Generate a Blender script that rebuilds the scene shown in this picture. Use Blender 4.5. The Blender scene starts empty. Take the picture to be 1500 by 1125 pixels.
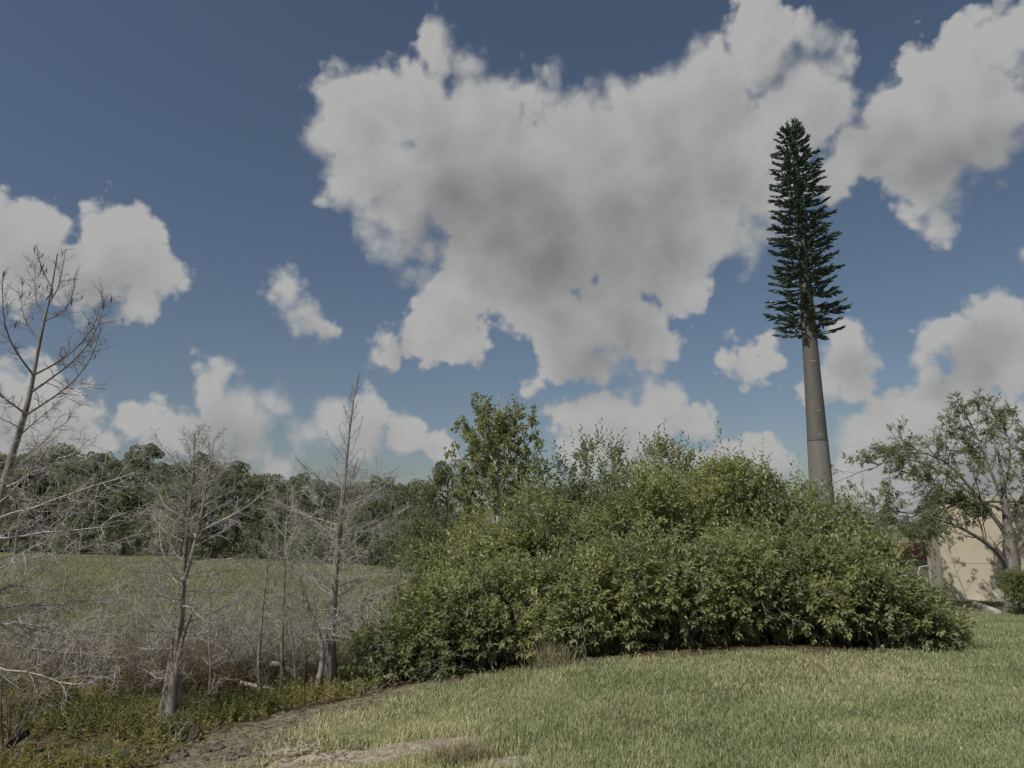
import bpy, math, random
import numpy as np
from mathutils import Vector, Euler

C = bpy.context.scene.collection
scn = bpy.context.scene
R = math.radians

# ------------------------------------------------------------------ camera
EYE = 1.6
PITCH = R(10.87)
FPX = 1083.3                       # focal length in pixels of the 1500 px wide photograph
cam_d = bpy.data.cameras.new('camera')
cam_d.sensor_width = 36.0
cam_d.lens = 26.0
cam_d.clip_start = 0.05
cam_d.clip_end = 5000
cam = bpy.data.objects.new('camera', cam_d)
C.objects.link(cam)
cam.location = (0, 0, EYE)
cam.rotation_euler = (R(90) + PITCH, 0, 0)
scn.camera = cam

# ------------------------------------------------------------------ light and exposure
scn.view_settings.view_transform = 'Standard'
scn.view_settings.look = 'None'
scn.view_settings.gamma = 1.0
scn.view_settings.use_curve_mapping = False
EXPOSURE = -0.15
scn.view_settings.exposure = EXPOSURE
SUN = Vector((-0.48, -0.50, 0.86)).normalized()       # towards the sun
SUN_EL = math.asin(SUN.z)
SUN_AZ = math.atan2(SUN.x, SUN.y)                      # clockwise from +Y
sd = bpy.data.lights.new('sun', 'SUN')
sd.energy = 4.5
sd.angle = R(0.53)
sd.color = (1.0, 0.95, 0.87)
so = bpy.data.objects.new('sun', sd)
C.objects.link(so)
so.rotation_euler = (-SUN).to_track_quat('-Z', 'Y').to_euler()
so.location = (0, -10, 40)
scn.cycles.use_denoising = True
scn.cycles.max_bounces = 8
scn.cycles.diffuse_bounces = 6
scn.cycles.transmission_bounces = 6
scn.cycles.transparent_max_bounces = 8


def ray(px, py):
    xc = (px - 750.0) / FPX
    yc = (562.5 - py) / FPX
    return np.array([xc, math.cos(PITCH) - yc * math.sin(PITCH), math.sin(PITCH) + yc * math.cos(PITCH)])


# ------------------------------------------------------------------ world: blue sky with cumulus
def azel(px, py):
    d = ray(px, py)
    d = d / np.linalg.norm(d)
    return math.atan2(d[0], d[1]), math.asin(d[2])


CLOUDS = [  # photo px x, y, radius px : where the cumulus heads stand in the sky
    (634, 50, 42), (642, 84, 40), (480, 205, 48), (500, 150, 46), (505, 270, 44), (740, 165, 62), (720, 320, 90), (1180, 150, 80), (960, 260, 110),
    (1330, 200, 84), (1420, 150, 84), (1240, 270, 40), (688, 92, 36), (520, 180, 76), (560, 140, 58), (610, 165, 84), (690, 160, 66), (545, 250, 84),
    (640, 260, 100), (590, 325, 72), (560, 345, 34), (600, 395, 30),
    (740, 240, 100), (790, 150, 42), (850, 200, 78), (880, 290, 112), (790, 340, 112), (950, 175, 78), (905, 140, 42),
    (1040, 140, 86), (1120, 84, 78), (1100, 30, 56), (1190, 70, 46), (1232, 84, 30), (1050, 240, 112), (1150, 190, 84),
    (960, 350, 100), (1050, 330, 74), (1110, 300, 62), (1160, 262, 40), (1090, 372, 36),
    (700, 400, 72), (645, 440, 56), (615, 485, 44), (575, 512, 28), (545, 524, 20), (672, 480, 44), (640, 505, 34),
    (800, 440, 68), (850, 490, 66), (900, 460, 62), (945, 500, 48), (830, 535, 44), (800, 553, 26), (880, 530, 40), (1000, 430, 46),
    (1490, 50, 66), (1420, 84, 66), (1345, 110, 56), (1300, 160, 52), (1250, 212, 42), (1370, 180, 92), (1300, 230, 60), (1450, 150, 80),
    (1365, 270, 58), (1375, 325, 36), (1430, 225, 50), (1245, 258, 34),
    (30, 350, 74), (-30, 330, 70), (178, 368, 80), (135, 332, 44), (222, 395, 46), (190, 430, 40), (90, 400, 52), (20, 425, 56), (130, 425, 46),
    (416, 432, 32), (440, 460, 32), (463, 484, 20),
    (318, 556, 40), (345, 596, 52), (255, 622, 46), (205, 618, 28), (400, 596, 32), (300, 640, 48), (370, 630, 40),
    (545, 606, 36), (480, 625, 44), (592, 632, 32), (440, 640, 32), (530, 650, 40), (648, 660, 26), (403, 682, 24),
    (60, 606, 84), (100, 650, 74), (-20, 580, 80), (30, 660, 70),
    (838, 606, 28), (900, 612, 42), (968, 602, 42), (1012, 624, 30), (930, 652, 60), (860, 650, 44),
    (1100, 672, 42), (1055, 668, 30), (1140, 684, 28), (1000, 690, 40),
    (1096, 524, 38), (1128, 512, 18), (1072, 536, 18), (1236, 520, 44), (1200, 556, 34), (1232, 562, 34),
    (1462, 474, 48), (1410, 505, 50), (1352, 548, 38), (1480, 530, 60), (1430, 560, 50), (1530, 500, 70),
    (1288, 640, 58), (1345, 610, 58), (1430, 620, 72), (1262, 672, 40), (1300, 706, 66), (1400, 690, 90), (1490, 670, 80), (1240, 715, 40),
    (1540, 380, 46),
]
GREY = [  # the shaded undersides: px x, y, radius px, weight
    (680, 305, 150, 1.0), (640, 350, 110, 0.7), (800, 350, 150, 0.62), (900, 400, 150, 0.55), (860, 500, 110, 0.45), (700, 400, 80, 0.5),
    (1290, 240, 110, 0.5), (1400, 270, 110, 0.62), (1180, 280, 80, 0.4), (1430, 545, 100, 0.75), (1360, 560, 60, 0.5),
    (120, 440, 120, 0.45), (330, 640, 80, 0.5), (930, 670, 100, 0.4), (1090, 540, 50, 0.35), (1230, 540, 70, 0.45), (440, 490, 40, 0.4),
    (600, 530, 60, 0.4), (1380, 720, 120, 0.5), (520, 660, 80, 0.35), (1000, 220, 120, 0.25),
]

world = bpy.data.worlds.new('World')
scn.world = world
world.use_nodes = True
wt = world.node_tree
wt.nodes.clear()


class NT:
    """thin helper to write node graphs as expressions"""
    def __init__(self, tree):
        self.t = tree

    def n(self, kind, **kw):
        nd = self.t.nodes.new(kind)
        for k, v in kw.items():
            setattr(nd, k, v)
        return nd

    def link(self, a, b):
        self.t.links.new(a, b)

    def put(self, sock, v):
        if isinstance(v, bpy.types.NodeSocket):
            self.t.links.new(v, sock)
        else:
            sock.default_value = v

    def math(self, op, a, b=None, c=None, clamp=False):
        nd = self.n('ShaderNodeMath', operation=op, use_clamp=clamp)
        for i, v in enumerate((a, b, c)):
            if v is not None:
                self.put(nd.inputs[i], v)
        return nd.outputs[0]

    def vec(self, op, a, b=None, scale=None):
        nd = self.n('ShaderNodeVectorMath', operation=op)
        self.put(nd.inputs[0], a)
        if b is not None:
            self.put(nd.inputs[1], b)
        if scale is not None:
            self.put(nd.inputs['Scale'], scale)
        return nd.outputs['Value'] if op in ('LENGTH', 'DISTANCE', 'DOT_PRODUCT') else nd.outputs[0]

    def ramp(self, v, lo, hi, a=0.0, b=1.0, smooth=True):
        nd = self.n('ShaderNodeMapRange', interpolation_type='SMOOTHSTEP' if smooth else 'LINEAR')
        for i, x in enumerate((v, lo, hi, a, b)):
            self.put(nd.inputs[i], x)
        return nd.outputs[0]

    def mix(self, f, a, b, blend='MIX'):
        nd = self.n('ShaderNodeMix', data_type='RGBA', blend_type=blend)
        self.put(nd.inputs['Factor'], f)
        self.put(nd.inputs[6], a)
        self.put(nd.inputs[7], b)
        return nd.outputs[2]

    def noise(self, v, scale, detail=4, rough=0.5, lac=2.0, dist=0.0):
        nd = self.n('ShaderNodeTexNoise')
        if v is not None:
            self.link(v, nd.inputs['Vector'])
        nd.inputs['Scale'].default_value = scale
        nd.inputs['Detail'].default_value = detail
        nd.inputs['Roughness'].default_value = rough
        nd.inputs['Lacunarity'].default_value = lac
        nd.inputs['Distortion'].default_value = dist
        return nd


# node group: cloud thickness at a direction
grp = bpy.data.node_groups.new('cloud_field', 'ShaderNodeTree')
grp.interface.new_socket('Direction', in_out='INPUT', socket_type='NodeSocketVector')
grp.interface.new_socket('Field', in_out='OUTPUT', socket_type='NodeSocketFloat')
grp.interface.new_socket('Smooth', in_out='OUTPUT', socket_type='NodeSocketFloat')
g = NT(grp)
gi = g.n('NodeGroupInput')
go = g.n('NodeGroupOutput')
gdir = gi.outputs[0]
# gentle warp so that no head is a circle
w1 = g.noise(gdir, 9.0, 2, 0.5)
warp = g.vec('SCALE', g.vec('SUBTRACT', w1.outputs['Color'], (0.5, 0.5, 0.5)), scale=0.06)
wd = g.vec('NORMALIZE', g.vec('ADD', gdir, warp))
sx = g.n('ShaderNodeSeparateXYZ')
g.link(wd, sx.inputs[0])
cmb = g.n('ShaderNodeCombineXYZ')
g.link(g.math('ARCTAN2', sx.outputs[0], sx.outputs[1]), cmb.inputs[0])
g.link(g.math('ARCSINE', sx.outputs[2]), cmb.inputs[1])
ae = cmb.outputs[0]
acc = None
for (px, py, r) in CLOUDS:
    a, e = azel(px, py)
    rr = r / FPX * (math.cos(math.atan(math.hypot(px - 750, py - 562) / FPX)) ** 1.3) * 1.0
    d = g.vec('DISTANCE', ae, (a, e, 0))
    f = g.math('SUBTRACT', rr, d)
    acc = f if acc is None else g.math('SMOOTH_MAX', acc, f, 0.012)
# the rest of the sky, out of the picture: scattered cumulus of the same kind
ns = g.noise(gdir, 2.6, 2, 0.5)
rest = g.math('MULTIPLY', g.math('SUBTRACT', ns.outputs['Fac'], 0.56), 0.55)
outside = g.ramp(g.math('MAXIMUM', g.ramp(g.math('ABSOLUTE', g.math('ARCTAN2', sx.outputs[0], sx.outputs[1])), 0.62, 0.85),
                        g.ramp(g.math('ARCSINE', sx.outputs[2]), 0.72, 0.9)), 0.0, 1.0, 0.0, 1.0)
rest = g.math('ADD', rest, g.math('MULTIPLY', g.math('SUBTRACT', outside, 1.0), 0.4))
acc = g.math('SMOOTH_MAX', acc, rest, 0.012)
# cauliflower relief: billow (distance to cell points) over fractal noise
n1 = g.noise(gdir, 20.0, 8, 0.60, 2.05)
fine = g.math('SUBTRACT', n1.outputs['Fac'], 0.5)
vo = g.n('ShaderNodeTexVoronoi', feature='SMOOTH_F1')
vo.inputs['Scale'].default_value = 26.0
vo.inputs['Detail'].default_value = 2.0
vo.inputs['Roughness'].default_value = 0.55
vo.inputs['Smoothness'].default_value = 0.5
vw = g.vec('ADD', gdir, g.vec('SCALE', n1.outputs['Color'], scale=0.02))
g.link(vw, vo.inputs['Vector'])
bil = g.math('SUBTRACT', 0.42, vo.outputs['Distance'])
fld = g.math('MULTIPLY_ADD', fine, 0.052, g.math('ADD', acc, 0.016))
fld = g.math('MULTIPLY_ADD', bil, 0.030, fld)
g.link(fld, go.inputs[0])
g.link(acc, go.inputs[1])

w = NT(wt)
tc = w.n('ShaderNodeTexCoord')
direction = w.vec('NORMALIZE', tc.outputs['Generated'])


def field(v):
    nd = w.n('ShaderNodeGroup')
    nd.node_tree = grp
    w.link(v, nd.inputs[0])
    return nd


sky = w.n('ShaderNodeTexSky', sky_type='NISHITA')
sky.sun_disc = False
sky.sun_elevation = SUN_EL
sky.sun_rotation = SUN_AZ
sky.air_density = 1.0
sky.dust_density = 1.2
sky.ozone_density = 1.2
f0 = field(direction)
# a second look a little way towards the sun gives the heads their lit and shaded sides
toward = w.vec('NORMALIZE', w.vec('ADD', direction, (-0.022, -0.004, 0.030)))
f1 = field(toward)
relief = w.math('SUBTRACT', f0.outputs[0], f1.outputs[0])
thick = f0.outputs[0]
edge_n = w.noise(direction, 6.0, 3, 0.5)
soft = w.ramp(edge_n.outputs['Fac'], 0.46, 0.68, 0.010, 0.042)
alpha = w.ramp(thick, -0.004, soft)
# grey bases
sxx = w.n('ShaderNodeSeparateXYZ')
wj = w.noise(direction, 4.5, 1.5, 0.5)
w.link(w.vec('ADD', direction, w.vec('SCALE', w.vec('SUBTRACT', wj.outputs['Color'], (0.5, 0.5, 0.5)), scale=0.20)), sxx.inputs[0])
ce = w.n('ShaderNodeCombineXYZ')
w.link(w.math('ARCTAN2', sxx.outputs[0], sxx.outputs[1]), ce.inputs[0])
w.link(w.math('ARCSINE', sxx.outputs[2]), ce.inputs[1])
gacc = None
for (px, py, r, wgt) in GREY:
    a, e = azel(px, py)
    rr = r / FPX * (math.cos(math.atan(math.hypot(px - 750, py - 562) / FPX)) ** 1.3)
    f = w.math('MULTIPLY_ADD', w.vec('DISTANCE', ce.outputs[0], (a, e, 0)), -wgt / rr, wgt)
    gacc = f if gacc is None else w.math('SMOOTH_MAX', gacc, f, 0.25)
deep = w.ramp(thick, 0.03, 0.14)
body = w.noise(direction, 5.0, 5, 0.55)
shade = w.math('ADD', w.math('MULTIPLY', w.ramp(gacc, 0.0, 0.55), 0.36), w.math('MULTIPLY', deep, 0.10))
shade = w.math('ADD', shade, w.math('MULTIPLY', w.math('SUBTRACT', body.outputs['Fac'], 0.5), 0.22))
shade = w.math('SUBTRACT', shade, w.math('MULTIPLY', relief, 5.0))
shade = w.math('SUBTRACT', shade, w.ramp(thick, 0.0, 0.095, 0.34, 0.0))
shade = w.math('ADD', shade, 0.40, clamp=True)
ccol = w.mix(shade, (0.47, 0.472, 0.466, 1), (0.165, 0.173, 0.184, 1))
bg_sky = w.n('ShaderNodeBackground')
hs = w.n('ShaderNodeHueSaturation')
hs.inputs['Saturation'].default_value = 0.95
w.link(w.mix(1.0, sky.outputs[0], (0.99, 0.985, 0.99, 1), 'MULTIPLY'), hs.inputs['Color'])
w.link(hs.outputs[0], bg_sky.inputs[0])
bg_sky.inputs[1].default_value = 0.066
bg_c = w.n('ShaderNodeBackground')
w.link(ccol, bg_c.inputs[0])
bg_c.inputs[1].default_value = 1.0
ms = w.n('ShaderNodeMixShader')
w.link(alpha, ms.inputs[0])
w.link(bg_sky.outputs[0], ms.inputs[1])
w.link(bg_c.outputs[0], ms.inputs[2])
wo = w.n('ShaderNodeOutputWorld')
w.link(ms.outputs[0], wo.inputs[0])
world.cycles.sampling_method = 'MANUAL'
world.cycles.sample_map_resolution = 256


# ------------------------------------------------------------------ helpers: objects
def tag(o, label=None, cat=None, group=None, kind=None):
    if label: o['label'] = label
    if cat: o['category'] = cat
    if group: o['group'] = group
    if kind: o['kind'] = kind
    return o


def empty(name, loc, label=None, cat=None, group=None):
    o = bpy.data.objects.new(name, None)
    o.empty_display_size = 0.2
    C.objects.link(o)
    o.location = loc
    return tag(o, label, cat, group)


class MB:
    """mesh builder: numpy vertices and faces, a tint value per face"""
    def __init__(self):
        self.v, self.f4, self.f3, self.t4, self.t3, self.n = [], [], [], [], [], 0

    def add(self, V, quads=None, tris=None, tint=0.5):
        V = np.asarray(V, float).reshape(-1, 3)
        if quads is not None and len(quads):
            q = np.asarray(quads, int).reshape(-1, 4)
            self.f4.append(q + self.n)
            self.t4.append(np.broadcast_to(np.asarray(tint, float), (len(q),)).copy())
        if tris is not None and len(tris):
            q = np.asarray(tris, int).reshape(-1, 3)
            self.f3.append(q + self.n)
            self.t3.append(np.broadcast_to(np.asarray(tint, float), (len(q),)).copy())
        self.v.append(V)
        self.n += len(V)
        return self

    def quads(self, Q, tint=0.5):                       # (m,4,3) loose quads
        m = len(Q)
        return self.add(Q.reshape(-1, 3), np.arange(m * 4).reshape(m, 4), None, tint)

    def tris(self, T, tint=0.5):
        m = len(T)
        return self.add(T.reshape(-1, 3), None, np.arange(m * 3).reshape(m, 3), tint)

    def tubes(self, L, rad, sides=5, tint=0.5, cap=False):          # L (m,n,3)  rad (m,n)
        L = np.asarray(L, float)
        if L.ndim == 2: L = L[None]
        rad = np.broadcast_to(np.asarray(rad, float), L.shape[:2])
        m, n, _ = L.shape
        T = np.gradient(L, axis=1)
        T /= np.linalg.norm(T, axis=2, keepdims=True) + 1e-9
        mean = T.mean(1)
        ref = np.where(np.abs(mean[:, 2:3]) > 0.8, np.array([[1.0, 0, 0]]), np.array([[0, 0, 1.0]]))
        U = np.cross(T, ref[:, None, :])
        U /= np.linalg.norm(U, axis=2, keepdims=True) + 1e-9
        W = np.cross(T, U)
        a = np.arange(sides) / sides * 2 * np.pi
        ring = (U[:, :, None, :] * np.cos(a)[None, None, :, None] + W[:, :, None, :] * np.sin(a)[None, None, :, None])
        if rad.ndim == 2:
            V = L[:, :, None, :] + ring * rad[:, :, None, None]
        idx = np.arange(m * n * sides).reshape(m, n, sides)
        nx = np.roll(idx, -1, axis=2)
        Q = np.stack([idx[:, :-1], nx[:, :-1], nx[:, 1:], idx[:, 1:]], axis=-1).reshape(-1, 4)
        tt = np.asarray(tint, float)
        if tt.ndim == 1 and len(tt) == m:
            tt = np.repeat(tt, (n - 1) * sides)
        self.add(V.reshape(-1, 3), Q[:, ::-1], None, tt)
        return self

    def box(self, lo, hi, tint=0.5):
        x0, y0, z0 = lo
        x1, y1, z1 = hi
        V = [(x0, y0, z0), (x1, y0, z0), (x1, y1, z0), (x0, y1, z0), (x0, y0, z1), (x1, y0, z1), (x1, y1, z1), (x0, y1, z1)]
        return self.add(V, [(0, 3, 2, 1), (4, 5, 6, 7), (0, 1, 5, 4), (1, 2, 6, 5), (2, 3, 7, 6), (3, 0, 4, 7)], None, tint)

    def mesh(self, name, mat, smooth=False):
        me = bpy.data.meshes.new(name)
        V = np.concatenate(self.v) if self.v else np.zeros((0, 3))
        f4 = np.concatenate(self.f4) if self.f4 else np.zeros((0, 4), int)
        f3 = np.concatenate(self.f3) if self.f3 else np.zeros((0, 3), int)
        me.vertices.add(len(V))
        me.vertices.foreach_set('co', V.astype(np.float32).ravel())
        loops = np.concatenate([f4.ravel(), f3.ravel()]).astype(np.int32)
        me.loops.add(len(loops))
        me.loops.foreach_set('vertex_index', loops)
        me.polygons.add(len(f4) + len(f3))
        starts = np.concatenate([np.arange(len(f4)) * 4, len(f4) * 4 + np.arange(len(f3)) * 3]).astype(np.int32)
        me.polygons.foreach_set('loop_start', starts)
        tint = np.concatenate(self.t4 + self.t3) if (self.t4 or self.t3) else np.zeros(0)
        at = me.attributes.new('tint', 'FLOAT', 'FACE')
        me.update(calc_edges=True)
        me.attributes['tint'].data.foreach_set('value', tint.astype(np.float32))
        me.polygons.foreach_set('use_smooth', np.full(len(f4) + len(f3), bool(smooth)))
        me.update()
        if mat: me.materials.append(mat)
        return me

    def build(self, name, mat, parent=None, smooth=False, origin=None):
        if origin is not None:
            o3 = np.asarray(origin, float)
            self.v = [v - o3 for v in self.v]
        o = bpy.data.objects.new(name, self.mesh(name, mat, smooth))
        C.objects.link(o)
        if parent is not None: o.parent = parent
        elif origin is not None: o.location = origin
        return o


def copy_thing(o, label=None, loc=None, rz=None, scale=None):
    c = o.copy()
    C.objects.link(c)
    if loc is not None: c.location = loc
    if rz is not None: c.rotation_euler = (0, 0, rz)
    if scale is not None: c.scale = scale
    if label: c['label'] = label
    for ch in list(o.children):
        d = ch.copy()
        C.objects.link(d)
        d.parent = c
    return c


# ------------------------------------------------------------------ helpers: maths
def unit(v):
    return v / (np.linalg.norm(v, axis=-1, keepdims=True) + 1e-9)


def smooth01(t):
    t = np.clip(t, 0, 1)
    return t * t * (3 - 2 * t)


def vnoise(x, y, seed=0):
    x = np.asarray(x, float); y = np.asarray(y, float)
    xi = np.floor(x).astype(np.int64); yi = np.floor(y).astype(np.int64)
    xf = x - xi; yf = y - yi
    u = xf * xf * (3 - 2 * xf); v = yf * yf * (3 - 2 * yf)

    def h(i, j):
        n = (i * 374761393 + j * 668265263 + seed * 144665) & 0x7fffffff
        n = ((n ^ (n >> 13)) * 1274126177) & 0x7fffffff
        return ((n ^ (n >> 16)) & 0xffff) / 65535.0
    return (h(xi, yi) * (1 - u) + h(xi + 1, yi) * u) * (1 - v) + (h(xi, yi + 1) * (1 - u) + h(xi + 1, yi + 1) * u) * v


def fbm(x, y, seed=0, oct=4):
    s, a, t = 0, 0.5, 0
    for i in range(oct):
        s = s + a * vnoise(x * 2 ** i, y * 2 ** i, seed + i * 17)
        t += a
        a *= 0.5
    return s / t


def lawn_edge(x):          # depth Y of the far edge of the lawn
    return np.interp(x, [-6, -3.0, -2.2, -1.3, 0.5, 2.25, 4.2, 5.5, 7, 40], [5.2, 6.9, 9.2, 9.85, 10.2, 10.1, 10.1, 10.3, 60, 60])


CROSS_X = np.linspace(-12, 12, 241)
CROSS_Z = np.interp(CROSS_X, [-12, -6, -4, -2.6, -1.3, 0.5, 2.25, 4.2, 5.5, 12], [-0.9, -0.85, -0.78, -0.64, -0.42, -0.17, -0.03, 0.0, -0.03, -0.1])
for _ in range(30):
    CROSS_Z[1:-1] = 0.25 * CROSS_Z[:-2] + 0.5 * CROSS_Z[1:-1] + 0.25 * CROSS_Z[2:]


def H(x, y):
    x = np.asarray(x, float); y = np.asarray(y, float)
    far = smooth01((y - 9.0) / 19.0)
    h = -1.35 * far + np.interp(x, CROSS_X, CROSS_Z) * (1 - far)
    rough = smooth01((-x - 1.5) / 1.5) * np.exp(-np.maximum(y - 14, 0) / 10)
    h = h + (fbm(x * 0.9, y * 0.9, 3) - 0.5) * 0.10 + (fbm(x * 4, y * 4, 9) - 0.5) * 0.05 * (0.4 + rough)
    mud = np.exp(-(((x + 1.1) / 1.3) ** 2 + ((y - 5.4) / 0.7) ** 2)) + np.exp(-(((x + 2.5) / 0.7) ** 2 + ((y - 6.6) / 1.0) ** 2))
    h = h + (fbm(x * 7, y * 7, 21) - 0.5) * 0.16 * np.clip(mud, 0, 1)
    return h


def ground_hit(px, py, ymax=200):
    d = ray(px, py)
    ys = np.linspace(2, ymax, 6000)
    s = ys / d[1]
    x = d[0] * s
    z = EYE + d[2] * s
    below = z <= H(x, ys)
    i = int(np.argmax(below)) if below.any() else len(ys) - 1
    return np.array([x[i], ys[i], float(H(x[i], ys[i]))])


def at(px, py, Y):
    d = ray(px, py)
    s = Y / d[1]
    return np.array([d[0] * s, Y, EYE + d[2] * s])


def edge_line(pts):
    q = np.array([ground_hit(*p) for p in pts])
    o = np.argsort(q[:, 1])
    return q[o, 1], q[o, 0]


LAWN_Y, LAWN_X = edge_line([(415, 1124), (455, 1092), (505, 1062), (560, 1034), (610, 1014), (650, 1004)])
WET_Y, WET_X = edge_line([(225, 1124), (285, 1084), (350, 1062), (425, 1042), (495, 1022), (550, 1012), (600, 1006)])
SANDS = [(ground_hit(560, 1108), 0.66, 0.34), (ground_hit(460, 1118), 0.55, 0.26), (ground_hit(650, 1092), 0.50, 0.24), (ground_hit(430, 1098), 0.38, 0.20),
         (ground_hit(735, 1118), 0.40, 0.18)]


def zone_lawn(x, y):
    return np.interp(y, LAWN_Y, LAWN_X)


def zone_wet(x, y):
    return np.interp(y, WET_Y, WET_X)


def zone_sand(x, y):
    v = 0
    for c, a, b in SANDS:
        v = v + np.exp(-(((x - c[0]) / a) ** 2 + ((y - c[1]) / b) ** 2))
    return v


def px_of(x, y, z):
    dz = np.asarray(z) - EYE
    depth = y * math.cos(PITCH) + dz * math.sin(PITCH)
    up = dz * math.cos(PITCH) - y * math.sin(PITCH)
    return 750 + FPX * np.asarray(x) / depth, 562.5 - FPX * up / depth


def grow(P, D, L, n, wig, lift, rng):
    P = np.asarray(P, float); D = unit(np.asarray(D, float))
    L = np.broadcast_to(np.asarray(L, float), (len(P),))
    out = [P]
    up = np.array([0, 0, 1.0])
    for i in range(n - 1):
        D = unit(D + rng.normal(size=D.shape) * wig + up * lift)
        P = P + D * (L / (n - 1))[:, None]
        out.append(P)
    return np.stack(out, 1)


def sample(lines, idx, t):
    n = lines.shape[1]
    f = t * (n - 1)
    i = np.clip(np.floor(f).astype(int), 0, n - 2)
    fr = (f - i)[:, None]
    a = lines[idx, i]; b = lines[idx, i + 1]
    return a * (1 - fr) + b * fr, unit(b - a)


def lengths(lines):
    return np.linalg.norm(np.diff(lines, axis=1), axis=2).sum(1)


def offshoots(lines, k, t0, t1, ang, lfrac, n, wig, lift, rng, flat=0.0):
    """k children on each parent line; returns lines, parent index, position on parent"""
    m = len(lines)
    idx = np.repeat(np.arange(m), k)
    t = t0 + (t1 - t0) * (np.tile(np.arange(k), m) + rng.uniform(0.1, 0.9, m * k)) / k
    P, T = sample(lines, idx, t)
    rnd = rng.normal(size=P.shape)
    rnd[:, 2] *= (1 - flat)
    perp = unit(rnd - T * (rnd * T).sum(1, keepdims=True))
    a = rng.normal(ang, 0.22, len(P))[:, None]
    D = T * np.cos(a) + perp * np.sin(a)
    L = lengths(lines)[idx] * lfrac * (1.05 - 0.6 * t) * rng.uniform(0.5, 1.3, len(P))
    return grow(P, D, L, n, wig, lift, rng), idx, t


def taper(r0, r1, n, p=1.0):
    t = np.linspace(0, 1, n) ** p
    return np.asarray(r0)[..., None] * (1 - t) + np.asarray(r1)[..., None] * t


def leaf_quads(B, D, length, width, rng, lift=0.25, upbias=1.0):
    """one folded rhombic leaf per base point B along direction D"""
    m = len(B)
    D = unit(D)
    up = np.array([0, 0, 1.0]) * upbias + rng.normal(size=(m, 3)) * 0.55
    S = unit(np.cross(D, up))
    N = unit(np.cross(S, D))
    length = np.broadcast_to(length, (m,))[:, None]
    width = np.broadcast_to(width, (m,))[:, None]
    mid = B + D * length * 0.45 + N * width * lift
    tip = B + D * length - N * length * 0.10
    return np.stack([B, mid + S * width * 0.5, tip, mid - S * width * 0.5], 1)


def sprig_leaves(P, D, L, k, ll, lw, rng, droop=0.15, spread=(1.15, 0.45)):
    m = len(P)
    D = unit(D)
    t = np.tile(np.linspace(0.12, 1.0, k), m)
    ii = np.repeat(np.arange(m), k)
    base = P[ii] + D[ii] * (L[ii] * t)[:, None]
    ref = np.where(np.abs(D[:, 2:3]) > 0.9, np.array([[1.0, 0, 0]]), np.array([[0, 0, 1.0]]))
    U = unit(np.cross(D, ref)); W = np.cross(D, U)
    az = np.tile(np.arange(k) * 2.4, m) + np.repeat(rng.uniform(0, 6.28, m), k) + rng.normal(size=m * k) * 0.3
    side = U[ii] * np.cos(az)[:, None] + W[ii] * np.sin(az)[:, None]
    an = (spread[0] * (1 - t) + spread[1] * t + rng.normal(size=m * k) * 0.15)[:, None]
    LD = D[ii] * np.cos(an) + side * np.sin(an)
    LD[:, 2] -= droop
    sc = rng.uniform(0.7, 1.2, m * k) * (1.05 - 0.35 * t)
    return leaf_quads(base, LD, ll * sc, lw * sc, rng), ii, t


# ------------------------------------------------------------------ materials
def new_mat(name):
    m = bpy.data.materials.new(name)
    m.use_nodes = True
    m.node_tree.nodes.clear()
    return m, NT(m.node_tree)


def finish(m, nt, surf):
    out = nt.n('ShaderNodeOutputMaterial')
    nt.link(surf, out.inputs[0])
    return m


def principled(nt, col, rough=0.7, spec=0.3, bump=None, bstr=0.3, bdist=0.01):
    p = nt.n('ShaderNodeBsdfPrincipled')
    nt.put(p.inputs['Base Color'], col)
    nt.put(p.inputs['Roughness'], rough)
    nt.put(p.inputs['Specular IOR Level'], spec)
    if bump is not None:
        b = nt.n('ShaderNodeBump')
        b.inputs['Strength'].default_value = bstr
        b.inputs['Distance'].default_value = bdist
        nt.link(bump, b.inputs['Height'])
        nt.link(b.outputs[0], p.inputs['Normal'])
    return p.outputs[0]


def cramp(nt, fac, stops):
    nd = nt.n('ShaderNodeValToRGB')
    el = nd.color_ramp.elements
    while len(el) < len(stops): el.new(0.5)
    for e, (p, c) in zip(el, stops):
        e.position = p
        e.color = (c[0], c[1], c[2], 1)
    nt.link(fac, nd.inputs[0])
    return nd.outputs[0]


def leaf_mat(name, stops, rough=0.45, spec=0.35, trans=0.25, tcol=1.6):
    trans = min(0.48, trans * 1.8)
    m, nt = new_mat(name)
    a = nt.n('ShaderNodeAttribute', attribute_name='tint')
    col = cramp(nt, a.outputs['Fac'], stops)
    p = principled(nt, col, rough, spec)
    tr = nt.n('ShaderNodeBsdfTranslucent')
    nt.link(nt.mix(1.0, col, (tcol, tcol, tcol * 0.55, 1), 'MULTIPLY'), tr.inputs[0])
    ms = nt.n('ShaderNodeMixShader')
    ms.inputs[0].default_value = trans
    nt.link(p, ms.inputs[1]); nt.link(tr.outputs[0], ms.inputs[2])
    return finish(m, nt, ms.outputs[0])


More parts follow.
